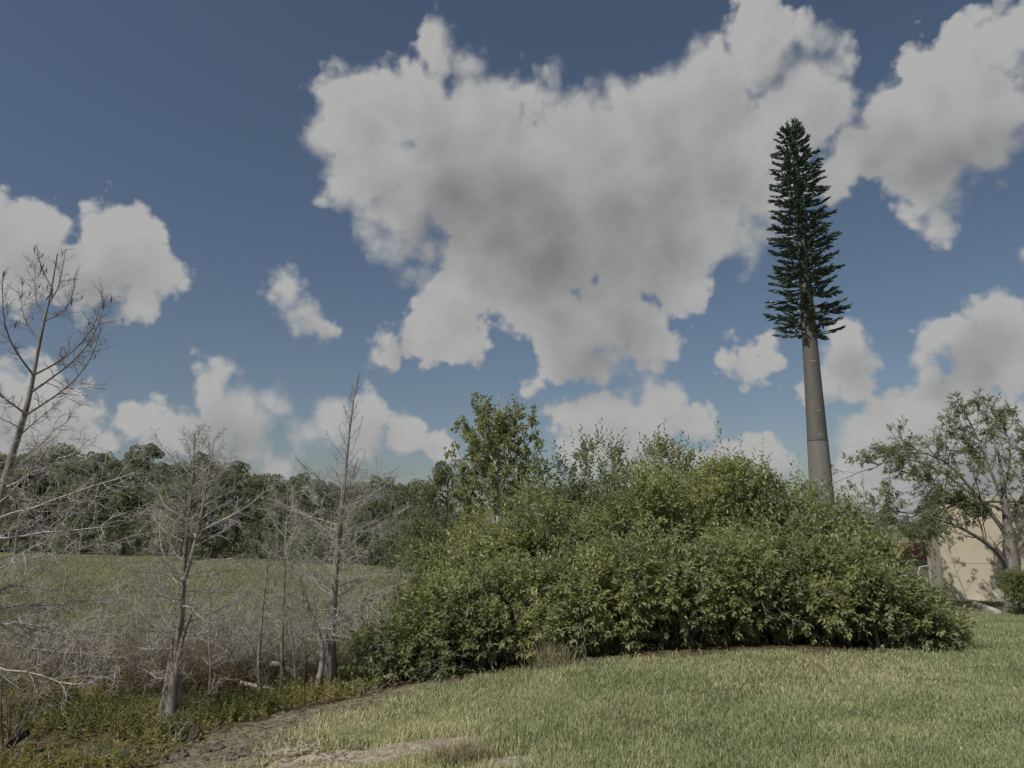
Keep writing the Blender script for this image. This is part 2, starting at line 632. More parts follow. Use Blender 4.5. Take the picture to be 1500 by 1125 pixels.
def bark_mat(name, c0, c1, scale=14.0, stretch=(1, 1, 0.18), bstr=0.6, bdist=0.012, tintmix=None):
    m, nt = new_mat(name)
    tcn = nt.n('ShaderNodeTexCoord')
    mp = nt.n('ShaderNodeMapping')
    mp.inputs['Scale'].default_value = stretch
    nt.link(tcn.outputs['Object'], mp.inputs[0])
    n1 = nt.noise(mp.outputs[0], scale, 6, 0.65)
    n2 = nt.noise(tcn.outputs['Object'], scale * 0.22, 3, 0.6)
    f = nt.math('ADD', nt.math('MULTIPLY', n1.outputs['Fac'], 0.7), nt.math('MULTIPLY', n2.outputs['Fac'], 0.5))
    col = nt.mix(nt.ramp(f, 0.38, 0.82), (*c0, 1), (*c1, 1))
    if tintmix:
        a = nt.n('ShaderNodeAttribute', attribute_name='tint')
        col = nt.mix(nt.ramp(a.outputs['Fac'], 0.0, 1.0, smooth=False), col, (*tintmix, 1))
    return finish(m, nt, principled(nt, col, 0.9, 0.15, n1.outputs['Fac'], bstr, bdist))


M = {}
M['shrub'] = leaf_mat('shrub leaf', [(0.0, (0.118, 0.137, 0.091)), (0.45, (0.205, 0.228, 0.132)), (0.8, (0.306, 0.324, 0.175)), (1.0, (0.434, 0.436, 0.233))], 0.45, 0.36, 0.25)
M['shrub_grey'] = leaf_mat('dull grey green leaf', [(0.0, (0.078, 0.096, 0.060)), (0.5, (0.150, 0.174, 0.098)), (1.0, (0.228, 0.240, 0.132))], 0.55, 0.3, 0.22)
M['sycamore'] = leaf_mat('olive broad leaf', [(0.0, (0.134, 0.154, 0.084)), (0.5, (0.233, 0.255, 0.129)), (0.85, (0.321, 0.315, 0.170)), (1.0, (0.329, 0.252, 0.159))], 0.5, 0.3, 0.25)
M['oak'] = leaf_mat('small oak leaf', [(0.0, (0.099, 0.118, 0.068)), (0.5, (0.179, 0.205, 0.109)), (1.0, (0.290, 0.301, 0.164))], 0.5, 0.3, 0.25)
M['pine'] = leaf_mat('far pine needles', [(0.0, (0.131, 0.148, 0.118)), (0.5, (0.212, 0.235, 0.176)), (1.0, (0.318, 0.333, 0.246))], 0.6, 0.2, 0.15)
M['broad'] = leaf_mat('far broad leaf', [(0.0, (0.124, 0.143, 0.105)), (0.5, (0.202, 0.230, 0.158)), (1.0, (0.289, 0.314, 0.213))], 0.55, 0.25, 0.2)
M['fake'] = leaf_mat('plastic needles', [(0.0, (0.025, 0.050, 0.038)), (0.5, (0.067, 0.109, 0.084)), (0.9, (0.139, 0.178, 0.144)), (1.0, (0.221, 0.214, 0.188))], 0.45, 0.45, 0.06)
M['grass'] = leaf_mat('lawn grass', [(0.0, (0.217, 0.263, 0.138)), (0.35, (0.328, 0.369, 0.209)), (0.58, (0.455, 0.464, 0.292)), (0.8, (0.615, 0.580, 0.408)), (1.0, (0.786, 0.734, 0.557))], 0.6, 0.25, 0.25, 1.2)
M['cover'] = leaf_mat('ground cover leaf', [(0.0, (0.095, 0.108, 0.052)), (0.45, (0.211, 0.211, 0.097)), (0.8, (0.307, 0.286, 0.139)), (1.0, (0.323, 0.238, 0.142))], 0.55, 0.3, 0.25)
M['fern'] = leaf_mat('rusty fern frond', [(0.0, (0.099, 0.078, 0.060)), (0.5, (0.179, 0.136, 0.100)), (0.8, (0.233, 0.184, 0.127)), (1.0, (0.185, 0.174, 0.100))], 0.8, 0.1, 0.25)
M['weed'] = leaf_mat('dry weed stem', [(0.0, (0.106, 0.088, 0.068)), (0.35, (0.181, 0.160, 0.115)), (0.7, (0.194, 0.198, 0.110)), (1.0, (0.362, 0.331, 0.256))], 0.85, 0.1, 0.1)
M['hay'] = leaf_mat('dry grass blade', [(0.0, (0.16, 0.13, 0.085)), (0.5, (0.29, 0.25, 0.165)), (1.0, (0.42, 0.375, 0.27))], 0.8, 0.15, 0.15)
M['cypress'] = bark_mat('cypress bark', (0.115, 0.098, 0.085), (0.37, 0.34, 0.31), 16, (1, 1, 0.12), 1.0, 0.03)
M['twig'] = bark_mat('pale lichen twig', (0.27, 0.253, 0.232), (0.52, 0.495, 0.46), 18, (1, 1, 1), 0.3, 0.004, (0.145, 0.100, 0.085))
M['deadwood'] = bark_mat('bleached dead wood', (0.17, 0.155, 0.135), (0.42, 0.395, 0.35), 12, (1, 1, 1), 0.8, 0.01)
M['darkwood'] = bark_mat('dark wet bark', (0.035, 0.026, 0.02), (0.115, 0.090, 0.070), 16, (1, 1, 0.3), 0.8, 0.012)
M['greybark'] = bark_mat('grey tree bark', (0.085, 0.076, 0.067), (0.25, 0.235, 0.21), 10, (1, 1, 0.35), 0.8, 0.02)
M['whitebark'] = bark_mat('pale mottled bark', (0.20, 0.185, 0.155), (0.52, 0.50, 0.44), 7, (1, 1, 0.6), 0.3, 0.008)
M['stem'] = bark_mat('shrub stem', (0.07, 0.058, 0.045), (0.22, 0.195, 0.16), 16, (1, 1, 1), 0.4, 0.006)
M['cone'] = bark_mat('hanging seed catkin', (0.05, 0.042, 0.035), (0.12, 0.10, 0.08), 30, (1, 1, 1), 0.4, 0.004)


def ground_mat():
    m, nt = new_mat('ground')
    geo = nt.n('ShaderNodeNewGeometry')
    pos = geo.outputs['Position']
    def attr(n): return nt.n('ShaderNodeAttribute', attribute_name=n).outputs['Fac']
    nA = nt.noise(pos, 0.8, 5, 0.6).outputs['Fac']
    nB = nt.noise(pos, 9.0, 6, 0.65).outputs['Fac']
    nC = nt.noise(pos, 45.0, 4, 0.7).outputs['Fac']
    nD = nt.noise(pos, 0.12, 5, 0.6).outputs['Fac']
    lawn = nt.mix(nt.ramp(nA, 0.35, 0.65), (0.085, 0.105, 0.036, 1), (0.16, 0.145, 0.075, 1))
    lawn = nt.mix(nt.ramp(nC, 0.35, 0.7), (0.07, 0.062, 0.038, 1), lawn)
    wet = nt.mix(nt.ramp(nB, 0.35, 0.65), (0.055, 0.043, 0.028, 1), (0.115, 0.095, 0.052, 1))
    fieldc = nt.mix(nt.ramp(nD, 0.35, 0.66), (0.125, 0.138, 0.070, 1), (0.185, 0.175, 0.105, 1))
    fieldc = nt.mix(nt.ramp(nB, 0.3, 0.7, 0.0, 0.45), fieldc, (0.07, 0.085, 0.034, 1))
    mud = nt.mix(nt.ramp(nB, 0.35, 0.68), (0.115, 0.102, 0.068, 1), (0.205, 0.180, 0.128, 1))
    sand = nt.mix(nt.ramp(nB, 0.35, 0.7), (0.20, 0.165, 0.125, 1), (0.40, 0.355, 0.29, 1))
    jag = nt.math('MULTIPLY', nt.math('SUBTRACT', nB, 0.5), 1.5)
    c = nt.mix(attr('far'), wet, fieldc)
    c = nt.mix(nt.ramp(nt.math('ADD', attr('mud'), jag), 0.35, 0.65), c, mud)
    c = nt.mix(nt.ramp(nt.math('ADD', attr('lawn'), jag), 0.40, 0.62), c, lawn)
    c = nt.mix(nt.ramp(nt.math('ADD', attr('sand'), jag), 0.42, 0.66), c, sand)
    h = nt.math('ADD', nB, nt.math('MULTIPLY', nC, 0.4))
    return finish(m, nt, principled(nt, c, 0.95, 0.1, h, 0.9, 0.03))


M['ground'] = ground_mat()


def flat_mat(name, c0, c1, scale, rough=0.8, spec=0.2, bstr=0.15, bdist=0.004, stretch=(1, 1, 1), detail=5):
    m, nt = new_mat(name)
    tcn = nt.n('ShaderNodeTexCoord')
    mp = nt.n('ShaderNodeMapping')
    mp.inputs['Scale'].default_value = stretch
    nt.link(tcn.outputs['Object'], mp.inputs[0])
    a = nt.noise(mp.outputs[0], scale, detail, 0.6).outputs['Fac']
    b = nt.noise(tcn.outputs['Object'], scale * 9, 3, 0.6).outputs['Fac']
    f = nt.math('ADD', nt.math('MULTIPLY', a, 0.7), nt.math('MULTIPLY', b, 0.3))
    return finish(m, nt, principled(nt, nt.mix(nt.ramp(f, 0.3, 0.7), (*c0, 1), (*c1, 1)), rough, spec, b, bstr, bdist))


M['pole_dark'] = flat_mat('brown grey painted steel', (0.088, 0.084, 0.078), (0.128, 0.122, 0.113), 1.6, 0.65, 0.3, 0.1, 0.004, (1, 1, 0.12))
M['pole_light'] = flat_mat('lighter weathered steel', (0.132, 0.127, 0.118), (0.182, 0.174, 0.162), 2.2, 0.65, 0.3, 0.1, 0.004, (1, 1, 0.08))
M['seam'] = flat_mat('dark seam', (0.05, 0.047, 0.044), (0.075, 0.07, 0.066), 2)
M['white'] = flat_mat('weathered white paint', (0.52, 0.52, 0.50), (0.68, 0.68, 0.66), 3)
M['stucco'] = flat_mat('tan stucco', (0.42, 0.375, 0.29), (0.475, 0.425, 0.33), 0.7, 0.9, 0.15, 0.25, 0.004)
M['stucco_grey'] = flat_mat('grey stucco', (0.235, 0.225, 0.205), (0.29, 0.275, 0.25), 0.7, 0.9, 0.15, 0.25, 0.004)
M['rooftile'] = flat_mat('red roof tile', (0.21, 0.070, 0.055), (0.30, 0.105, 0.085), 2.5, 0.85)
M['glass'] = flat_mat('dark window glass', (0.03, 0.035, 0.04), (0.05, 0.055, 0.06), 1, 0.1, 0.5)
M['galv'] = flat_mat('galvanised pipe', (0.20, 0.205, 0.21), (0.30, 0.305, 0.31), 4, 0.5, 0.5)
M['concrete'] = flat_mat('pale concrete', (0.36, 0.35, 0.33), (0.52, 0.51, 0.48), 3, 0.9)
M['clod'] = flat_mat('dark clay', (0.055, 0.045, 0.038), (0.19, 0.155, 0.13), 7, 0.95, 0.1, 0.8, 0.02)


def water_mat():
    m, nt = new_mat('marsh water')
    geo = nt.n('ShaderNodeNewGeometry')
    n = nt.noise(geo.outputs['Position'], 7.0, 4, 0.6)
    p = nt.n('ShaderNodeBsdfPrincipled')
    p.inputs['Base Color'].default_value = (0.028, 0.028, 0.022, 1)
    p.inputs['Roughness'].default_value = 0.06
    p.inputs['Specular IOR Level'].default_value = 0.6
    b = nt.n('ShaderNodeBump')
    b.inputs['Strength'].default_value = 0.12
    b.inputs['Distance'].default_value = 0.02
    nt.link(n.outputs['Fac'], b.inputs['Height'])
    nt.link(b.outputs[0], p.inputs['Normal'])
    return finish(m, nt, p.outputs[0])


M['water'] = water_mat()

# ------------------------------------------------------------------ ground: one sheet to the horizon
def build_ground():
    def axis(a, b, n):
        return np.linspace(a, b, n, endpoint=False)
    ys = np.concatenate([axis(-600, -40, 8), axis(-40, 3.5, 22), axis(3.5, 12, 150), axis(12, 32, 60), axis(32, 110, 60), np.linspace(110, 2500, 20)])
    xs = np.concatenate([axis(-2500, -150, 12), axis(-150, -30, 24), axis(-30, -9, 60), axis(-9, 9, 220), axis(9, 30, 60), axis(30, 150, 24), np.linspace(150, 2500, 12)])
    X, Y = np.meshgrid(xs, ys)
    Z = H(X, Y)
    Z = np.where(Y < -5, 0, Z)
    # marsh pool hollow
    V = np.stack([X, Y, Z], -1).reshape(-1, 3)
    ny, nx = X.shape
    idx = np.arange(ny * nx).reshape(ny, nx)
    Q = np.stack([idx[:-1, :-1], idx[:-1, 1:], idx[1:, 1:], idx[1:, :-1]], -1).reshape(-1, 4)
    mb = MB().add(V, Q)
    o = mb.build('ground', M['ground'], None, True)
    o['kind'] = 'structure'
    x, y = V[:, 0], V[:, 1]
    e = lawn_edge(x)
    wob = (fbm(x * 2.2, y * 2.2, 5) - 0.5) * 0.7
    lawn = smooth01((e - y) / 0.5 + 0.5) * smooth01((x - zone_lawn(x, y) + wob) / 0.5 + 0.5)
    far = smooth01((y - 17) / 12)
    # right of the thicket the open ground past the lawn is grass as well
    lawn = np.maximum(lawn, smooth01((x - 4) / 2) * (y > 8))
    lawn = lawn * (1 - smooth01((y - 40) / 30))
    near = (y < 10.3) & (y > 3)
    mud = near * smooth01((x - zone_wet(x, y) + wob) / 0.4 + 0.5) * (1 - smooth01((x - zone_lawn(x, y) + wob) / 0.5 + 0.5))
    sand = near * np.clip(zone_sand(x, y), 0, 1) * 0.95
    dirt = np.exp(-(((x - 18.6) / 2.4) ** 2 + ((y - 27.2) / 1.3) ** 2))
    mud = mud + 0.9 * dirt
    lawn = lawn * (1 - 0.9 * dirt)
    for nm, val in (('lawn', lawn), ('far', far), ('mud', mud), ('sand', sand)):
        a = o.data.attributes.new(nm, 'FLOAT', 'POINT')
        a.data.foreach_set('value', np.clip(val, 0, 1).astype(np.float32))
    return o


build_ground()


def blob_sheet(name, cx, cy, rx, ry, z, seed):
    n = 40
    a = np.linspace(0, 2 * np.pi, n, endpoint=False)
    rr = 0.7 + 0.6 * vnoise(np.cos(a) * 2 + 10, np.sin(a) * 2 + 10, seed)
    V = [(cx, cy, z)] + [(cx + math.cos(t) * rx * q, cy + math.sin(t) * ry * q, z) for t, q in zip(a, rr)]
    T = [(0, 1 + i, 1 + (i + 1) % n) for i in range(n)]
    o = MB().add(V, None, T).build(name, M['water'])
    o['kind'] = 'structure'
    return o


WATERS = []
for (px, py, wa, wb, wz, sd_) in [(165, 1108, 0.42, 0.14, 0.035, 4), (40, 1117, 0.62, 0.16, 0.04, 8), (190, 1104, 0.22, 0.09, 0.035, 6)]:
    p = ground_hit(px, py)
    WATERS.append((p[0], p[1], wa, wb))
    blob_sheet('water', p[0], p[1], wa, wb, p[2] + wz, sd_)
p = ground_hit(8, 897)
blob_sheet('water', p[0] - 4, p[1], 6.5, 3.2, p[2] + 0.05, 5)

# ------------------------------------------------------------------ buildings
def build_hall():
    base = at(1385, 880, 31.5)
    o = empty('commercial_building', (base[0], base[1], float(H(base[0], base[1])) - 0.1),
              'tan stucco commercial building with flat parapet behind the spreading grey tree', 'building')
    o.rotation_euler = (0, 0, R(-25))
    ht = 4.05
    W, Dp = 26.0, 8.0
    cw = W / 4
    rows = [(0, 1.55), (1.55, ht)]
    MB().box((0.15, 0.18, 0), (W - 0.15, Dp, ht - 0.1)).build('inner_wall', M['stucco'], o)
    for ci in range(4):
        for (z0, z1) in rows:
            MB().box((ci * cw + 0.004, 0, z0 + 0.006), ((ci + 1) * cw - 0.004, 0.165, z1 - 0.006)).build('wall_panel', M['stucco'], o)
    for (z0, z1) in rows:
        MB().box((0.0, 0.17, z0 + 0.006), (0.145, Dp / 2 - 0.004, z1 - 0.006)).build('wall_panel', M['stucco'], o)
        MB().box((0.0, Dp / 2 + 0.004, z0 + 0.006), (0.145, Dp, z1 - 0.006)).build('wall_panel', M['stucco'], o)
    MB().box((-0.05, -0.06, ht), (W + 0.05, Dp, ht + 0.14)).build('parapet_cap', M['stucco'], o)
    MB().box((0.2, -0.5, 0), (W, -0.02, 0.11)).build('footing', M['concrete'], o)
    return o


build_hall()


def build_house():
    c = at(1348, 806, 62)
    gz = float(H(c[0], c[1]))
    o = empty('house', (c[0] + 0.6, c[1], gz), 'small white house with a red tiled roof beyond the thicket', 'house')
    w, d, hh = 6.4, 7.0, at(0, 818, 62)[2] - gz
    MB().box((-w / 2, 0, 0), (w / 2, d, hh)).build('wall', M['white'], o)
    e = 0.5
    z0, z1 = hh, at(0, 797, 62)[2] - gz
    V = [(-w / 2 - e, -e, z0), (w / 2 + e, -e, z0), (w / 2 + e, d + e, z0), (-w / 2 - e, d + e, z0), (-w / 2 + 1.8, d / 2, z1), (w / 2 - 1.8, d / 2, z1)]
    roof = MB().add(V, [(0, 1, 5, 4), (2, 3, 4, 5), (3, 2, 1, 0)], [(1, 2, 5), (3, 0, 4)]).build('roof', M['rooftile'], o)
    for i in range(9):
        t = (i + 0.5) / 9
        za, ya = z0 + (z1 - z0) * t, -e + (d / 2 + e) * t
        xa = -w / 2 - e + (1.8 + e) * t
        MB().box((xa, ya - 0.06, za + 0.01), (-xa, ya + 0.06, za + 0.08)).build('tile_course', M['rooftile'], roof)
    for x in (-1.9, 0.2, 2.0):
        f = MB().box((x - 0.55, -0.06, hh - 1.7), (x + 0.55, -0.004, hh - 0.5)).build('window_frame', M['white'], o)
        MB().box((x - 0.45, -0.075, hh - 1.6), (x + 0.45, -0.064, hh - 0.6)).build('pane', M['glass'], f)


build_house()


def build_rail():
    Y = 24.0
    a = at(1346, 846, Y); b = at(1362, 824, Y)
    gz = float(H(a[0], Y))
    o = empty('pipe_railing', (a[0], Y, gz), 'grey galvanised pipe railing half hidden behind the right end of the thicket', 'railing')
    def post(x, z1, h0=0.0):
        MB().tubes(np.array([[x, 0, h0], [x, 0, z1 / 2], [x, 0, z1]]), 0.035, 8).build('post', M['galv'], o, True)
    zt = at(0, 830, Y)[2] - gz
    post(0, zt - 0.15); post(0.16 + (b[0] - a[0]) * 0.5, zt - 0.1); post(b[0] - a[0], zt + 0.25)
    pts = np.array([[0, 0, zt - 0.18], [0.06, 0, zt - 0.02], [0.2, 0, zt], [(b[0] - a[0]) * 0.8, 0, zt + 0.02], [b[0] - a[0] - 0.02, 0, zt + 0.03]])
    MB().tubes(pts, 0.03, 8).build('top_rail', M['galv'], o, True)
    pts = np.array([[0, 0.002, zt * 0.5], [0.3, 0.002, zt * 0.5], [b[0] - a[0], 0.002, zt * 0.5]])
    MB().tubes(pts, 0.024, 8).build('mid_rail', M['galv'], o, True)


build_rail()

# ------------------------------------------------------------------ the tower got up as a pine
def build_tower():
    rng = np.random.default_rng(5)
    Y = 48.0
    a = at(1203, 715, Y)
    x0 = a[0]
    gz = float(H(x0, Y)) - 0.05
    o = empty('cell_tower', (x0, Y, gz), 'tall brown steel mast disguised as a slim pine with plastic branches', 'cell tower')
    ztop = at(1166, 186, Y)[2] - gz
    zseam = at(1200, 646, Y)[2] - gz
    def rad(z): return np.interp(z, [0, 4.0, 13.5, ztop], [0.82, 0.74, 0.515, 0.16])
    def sect(z0, z1, extra, n):
        z = np.linspace(z0, z1, n)
        L = np.stack([np.zeros(n), np.zeros(n), z], 1)
        return MB().tubes(L, (rad(z) + extra)[None], 28)
    sect(0, zseam - 0.02, 0.012, 8).build('lower_section', M['pole_light'], o, True)
    sect(zseam + 0.02, ztop - 0.2, 0.0, 24).build('upper_section', M['pole_dark'], o, True)
    sect(zseam - 0.035, zseam + 0.035, 0.018, 3).build('seam_collar', M['seam'], o, True)
    # step pegs ladder line and labels on the side facing the field
    def plate(py, w, h, off):
        z = at(1195, py, Y)[2] - gz
        r = rad(z)
        n = 6
        phis = np.linspace(-w / r / 2, w / r / 2, n) + off / r
        ring = np.stack([np.sin(phis) * (r + 0.012), -np.cos(phis) * (r + 0.012)], 1)
        V = [(p[0], p[1], z - h / 2) for p in ring] + [(p[0], p[1], z + h / 2) for p in ring]
        V += [(p[0] * 0.985, p[1] * 0.985, z - h / 2) for p in ring] + [(p[0] * 0.985, p[1] * 0.985, z + h / 2) for p in ring]
        Q = [(i, i + 1, n + i + 1, n + i) for i in range(n - 1)] + [(2 * n + i + 1, 2 * n + i, 3 * n + i, 3 * n + i + 1) for i in range(n - 1)]
        Q += [(n + i, n + i + 1, 3 * n + i + 1, 3 * n + i) for i in range(n - 1)] + [(i + 1, i, 2 * n + i, 2 * n + i + 1) for i in range(n - 1)]
        MB().add(V, Q).build('label_plate', M['galv'], o)
    plate(531, 0.36, 0.06, -0.08)
    plate(603, 0.24, 0.07, 0.0)
    # painted lettering "V2"
    cu = bpy.data.curves.new('lettering', 'FONT')
    cu.body = 'V2'
    cu.size = 0.34
    cu.extrude = 0.01
    cu.align_x = 'CENTER'
    tmp = bpy.data.objects.new('lettering_source', cu)
    C.objects.link(tmp)
    bpy.context.view_layer.update()
    me = bpy.data.meshes.new_from_object(tmp.evaluated_get(bpy.context.evaluated_depsgraph_get()))
    bpy.data.objects.remove(tmp)
    me.materials.clear(); me.materials.append(M['galv'])
    zt = at(1198, 641, Y)[2] - gz
    r = rad(zt) + 0.012
    for v in me.vertices:
        ph = v.co.x / r
        q = r + v.co.z
        v.co = Vector((math.sin(ph) * q, -math.cos(ph) * q, zt + v.co.y))
    t = bpy.data.objects.new('lettering', me)
    C.objects.link(t); t.parent = o
    # branch variants, nominal length 2.2 m along +X
    bark = M['pole_dark']
    variants = []
    for k in range(6):
        mb = MB()
        n = 7
        s = np.linspace(0, 1, n)
        mainl = np.stack([s * 2.0, 0.08 * np.sin(s * 5 + k), -0.10 * np.sin(s * 3.1) + 0.16 * s ** 3], 1)
        mb.tubes(mainl[None], (0.055 * (1 - s) + 0.02)[None], 5, 0.97)
        fr = []
        for j in range(12):
            tt = 0.16 + 0.84 * j / 11
            P = np.array([np.interp(tt, s, mainl[:, i]) for i in range(3)])
            sd = 1 if j % 2 else -1
            an = sd * rng.uniform(0.55, 1.0) * (1.15 - 0.75 * tt)
            Dv = np.array([math.cos(an), math.sin(an), rng.uniform(-0.22, 0.16)])
            ln = rng.uniform(0.55, 0.85) * (1.1 - 0.35 * tt)
            fr.append((P, Dv, ln))
        fr.append((mainl[-2], np.array([1, 0, 0.12]), 0.6))
        for (P, Dv, ln) in fr:
            m = 7
            u = np.linspace(0, 1, m)
            Ls = P + Dv[None] * (u * ln)[:, None]
            Ls[:, 2] += 0.16 * u ** 2 * ln + rng.normal(0, 0.012, m)
            rr = 0.085 * np.sin(np.clip(u * 0.86 + 0.12, 0, 1) * np.pi) ** 0.6 * rng.uniform(0.75, 1.2, m)
            mb.tubes(Ls[None], rr[None], 6, np.repeat(rng.uniform(0.05, 0.5, m - 1), 6))
            q = 30
            ui = rng.uniform(0.02, 1.0, q)
            B = P + Dv[None] * (ui * ln)[:, None]
            B[:, 2] += 0.16 * ui ** 2 * ln
            dd = unit(rng.normal(size=(q, 3)))
            dd = unit(dd + Dv[None] * 0.9)
            mb.quads(leaf_quads(B, dd, rng.uniform(0.10, 0.17, q), 0.045, rng, 0.1, 0.6), rng.uniform(0.1, 0.95, q))
        variants.append(mb.mesh('branch', M['fake']))
    zlo = at(1190, 487, Y)[2] - gz
    tiers = 24
    count = 0
    for i in range(tiers):
        f = i / (tiers - 1)
        z = zlo + (ztop - 0.55 - zlo) * f
        Rmax = np.interp(f, [0, 0.12, 0.35, 0.65, 0.88, 0.97, 1.0], [2.45, 2.62, 2.4, 2.1, 1.75, 1.4, 1.05])
        nb = 8 if f < 0.9 else 7
        ph0 = rng.uniform(0, 6.28)
        for j in range(nb):
            ph = ph0 + (j + rng.uniform(-0.25, 0.25)) / nb * 2 * math.pi
            zz = z + rng.uniform(-0.10, 0.10)
            if i < 5 and abs((ph + math.pi / 2 + math.pi) % (2 * math.pi) - math.pi) < 0.75 and rng.random() < 0.75:
                continue
            L = Rmax * rng.choice([0.62, 0.8, 0.95, 1.05], p=[0.14, 0.26, 0.4, 0.2])
            b = bpy.data.objects.new('branch', variants[int(rng.integers(6))])
            C.objects.link(b)
            b.parent = o
            r = rad(zz) * 0.9
            b.location = (math.cos(ph) * r, math.sin(ph) * r, zz)
            sc = (L * 0.95 - r * 0.6) / 2.35
            tilt = rng.uniform(-0.02, 0.20) + 0.5 * max(0, f - 0.90) / 0.1
            b.rotation_euler = Euler((rng.uniform(-0.4, 0.4), -tilt, ph), 'XYZ')
            b.scale = (sc, max(sc, 0.72), max(sc, 0.8))
            count += 1
    # the crown tuft
    for j in range(7):
        b = bpy.data.objects.new('branch', variants[j % 6])
        C.objects.link(b); b.parent = o
        ph = j / 7 * 6.28
        b.location = (math.cos(ph) * 0.05, math.sin(ph) * 0.05, ztop - 0.95 + 0.05 * j)
        b.rotation_euler = Euler((0, -rng.uniform(0.75, 1.35), ph), 'XYZ')
        b.scale = (0.48, 0.62, 0.62)


build_tower()

# ------------------------------------------------------------------ shrubs of the thicket
def build_shrub(px, top, Y, wpx, label, seed, mat='shrub', dens=0.72, leaf=0.112, shoots=0.13, group='evergreen shrubs growing together as one thicket',
                name='evergreen_shrub', cat='shrub', tone=0.0, depth=0.9, low=0.05, fill=1.0, dead=0):
    rng = np.random.default_rng(seed)
    c = at(px, top, Y)
    gz = float(H(c[0], Y))
    h = (c[2] - gz) * 0.955 - (0.10 if shoots < 0.3 else 0.0)
    rx = wpx / FPX * Y * 0.5
    ry = rx * depth
    o = empty(name, (c[0], Y, gz), label, cat, group)
    # lobes of the crown
    nl = int(13 * fill)
    U = rng.uniform(-1, 1, (nl * 5, 3))
    U = U[(U[:, 0] ** 2 + U[:, 1] ** 2 + (U[:, 2] * 0.95) ** 2) < 1][:nl]
    prof = 1.0
    ctr = np.stack([U[:, 0] * rx * 0.78, U[:, 1] * ry * 0.78, (low + (1 - low) * (0.5 + 0.5 * U[:, 2])) * h * 0.86 + 0.05 * h], 1)
    lr = rng.uniform(0.30, 0.58, len(U)) * min(rx, h * 0.62)
    area = (2 * rx) * h * 1.0 + 2 * ry * h * 0.5 + rx * ry * 2
    n = int(area * 190 * dens)
    li = rng.integers(0, len(ctr), n)
    d = unit(rng.normal(size=(n, 3)) + np.array([0, -0.25, 0.25]))
    rr = lr[li] * (1 - 0.45 * rng.random(n) ** 2.2)
    P = ctr[li] + d * rr[:, None]
    P[:, 2] = np.clip(P[:, 2], 0.03 + rng.uniform(0, 0.1, n), h * 1.02)
    outw = unit(P - np.array([0, 0, h * 0.35]))
    D = unit(d * 0.7 + outw * 0.5 + np.array([0, 0, 0.35]) + rng.normal(size=(n, 3)) * 0.25)
    L = rng.uniform(0.10, 0.26, n) * (leaf / 0.085)
    # longer shoots standing out of the top
    topm = (P[:, 2] > h * 0.6) & (rng.random(n) < shoots)
    L[topm] *= rng.uniform(1.4, 2.6, topm.sum())
    D[topm] = unit(D[topm] * 0.5 + np.array([0, 0, 0.9]))
    Q, ii, t = sprig_leaves(P, D, L, 10, leaf, leaf * 0.46, rng, 0.22)
    base_t = vnoise(P[:, 0] * 1.7 + seed, P[:, 2] * 1.7 + seed, seed)            # shoots of differing age
    tint = np.clip(0.10 + 0.50 * base_t[ii] + 0.26 * t + rng.normal(0, 0.12, len(ii)) + 0.25 * (rng.random(n) < 0.12)[ii] + rng.normal(0, 0.10, len(ctr))[li][ii] + tone, 0, 1)
    mb = MB().quads(Q, tint)
    mb.build('foliage', M[mat], o)
    # stems inside
    ns = 11
    P0 = np.stack([rng.normal(0, 0.12, ns), rng.normal(0, 0.12, ns), np.zeros(ns) - 0.05], 1)
    tgt = ctr[rng.integers(0, len(ctr), ns)]
    l1 = grow(P0, tgt - P0 + np.array([0, 0, 0.4]), np.linalg.norm(tgt - P0, axis=1) * 1.0, 7, 0.16, 0.02, rng)
    l2, pi, _ = offshoots(l1, 5, 0.3, 0.95, 0.8, 0.55, 5, 0.2, 0.05, rng)
    sb = MB().tubes(l1, taper(np.full(ns, 0.032), np.full(ns, 0.012), 7), 5)
    sb.tubes(l2, taper(np.full(len(l2), 0.013), np.full(len(l2), 0.005), 5), 4)
    sb.build('stems', M['stem'], o, True)
    if dead:
        k = dead
        P0 = ctr[rng.integers(0, len(ctr), k)] * np.array([1, 1, 0.8])
        dd = np.stack([rng.uniform(-1.1, 1.1, k), rng.uniform(-1.3, -0.6, k), rng.uniform(-0.35, 0.6, k)], 1)
        d1 = grow(P0, dd, rx * rng.uniform(0.75, 1.15, k), 8, 0.16, -0.03, rng)
        d2, _, _ = offshoots(d1, 5, 0.45, 1.0, 0.8, 0.4, 5, 0.2, 0.0, rng)
        db = MB().tubes(d1, taper(np.full(k, 0.009), np.full(k, 0.003), 8), 5)
        db.tubes(d2, taper(np.full(len(d2), 0.005), np.full(len(d2), 0.002), 5), 4)
        db.build('dead_twigs', M['greybark'], o, True)
    return o


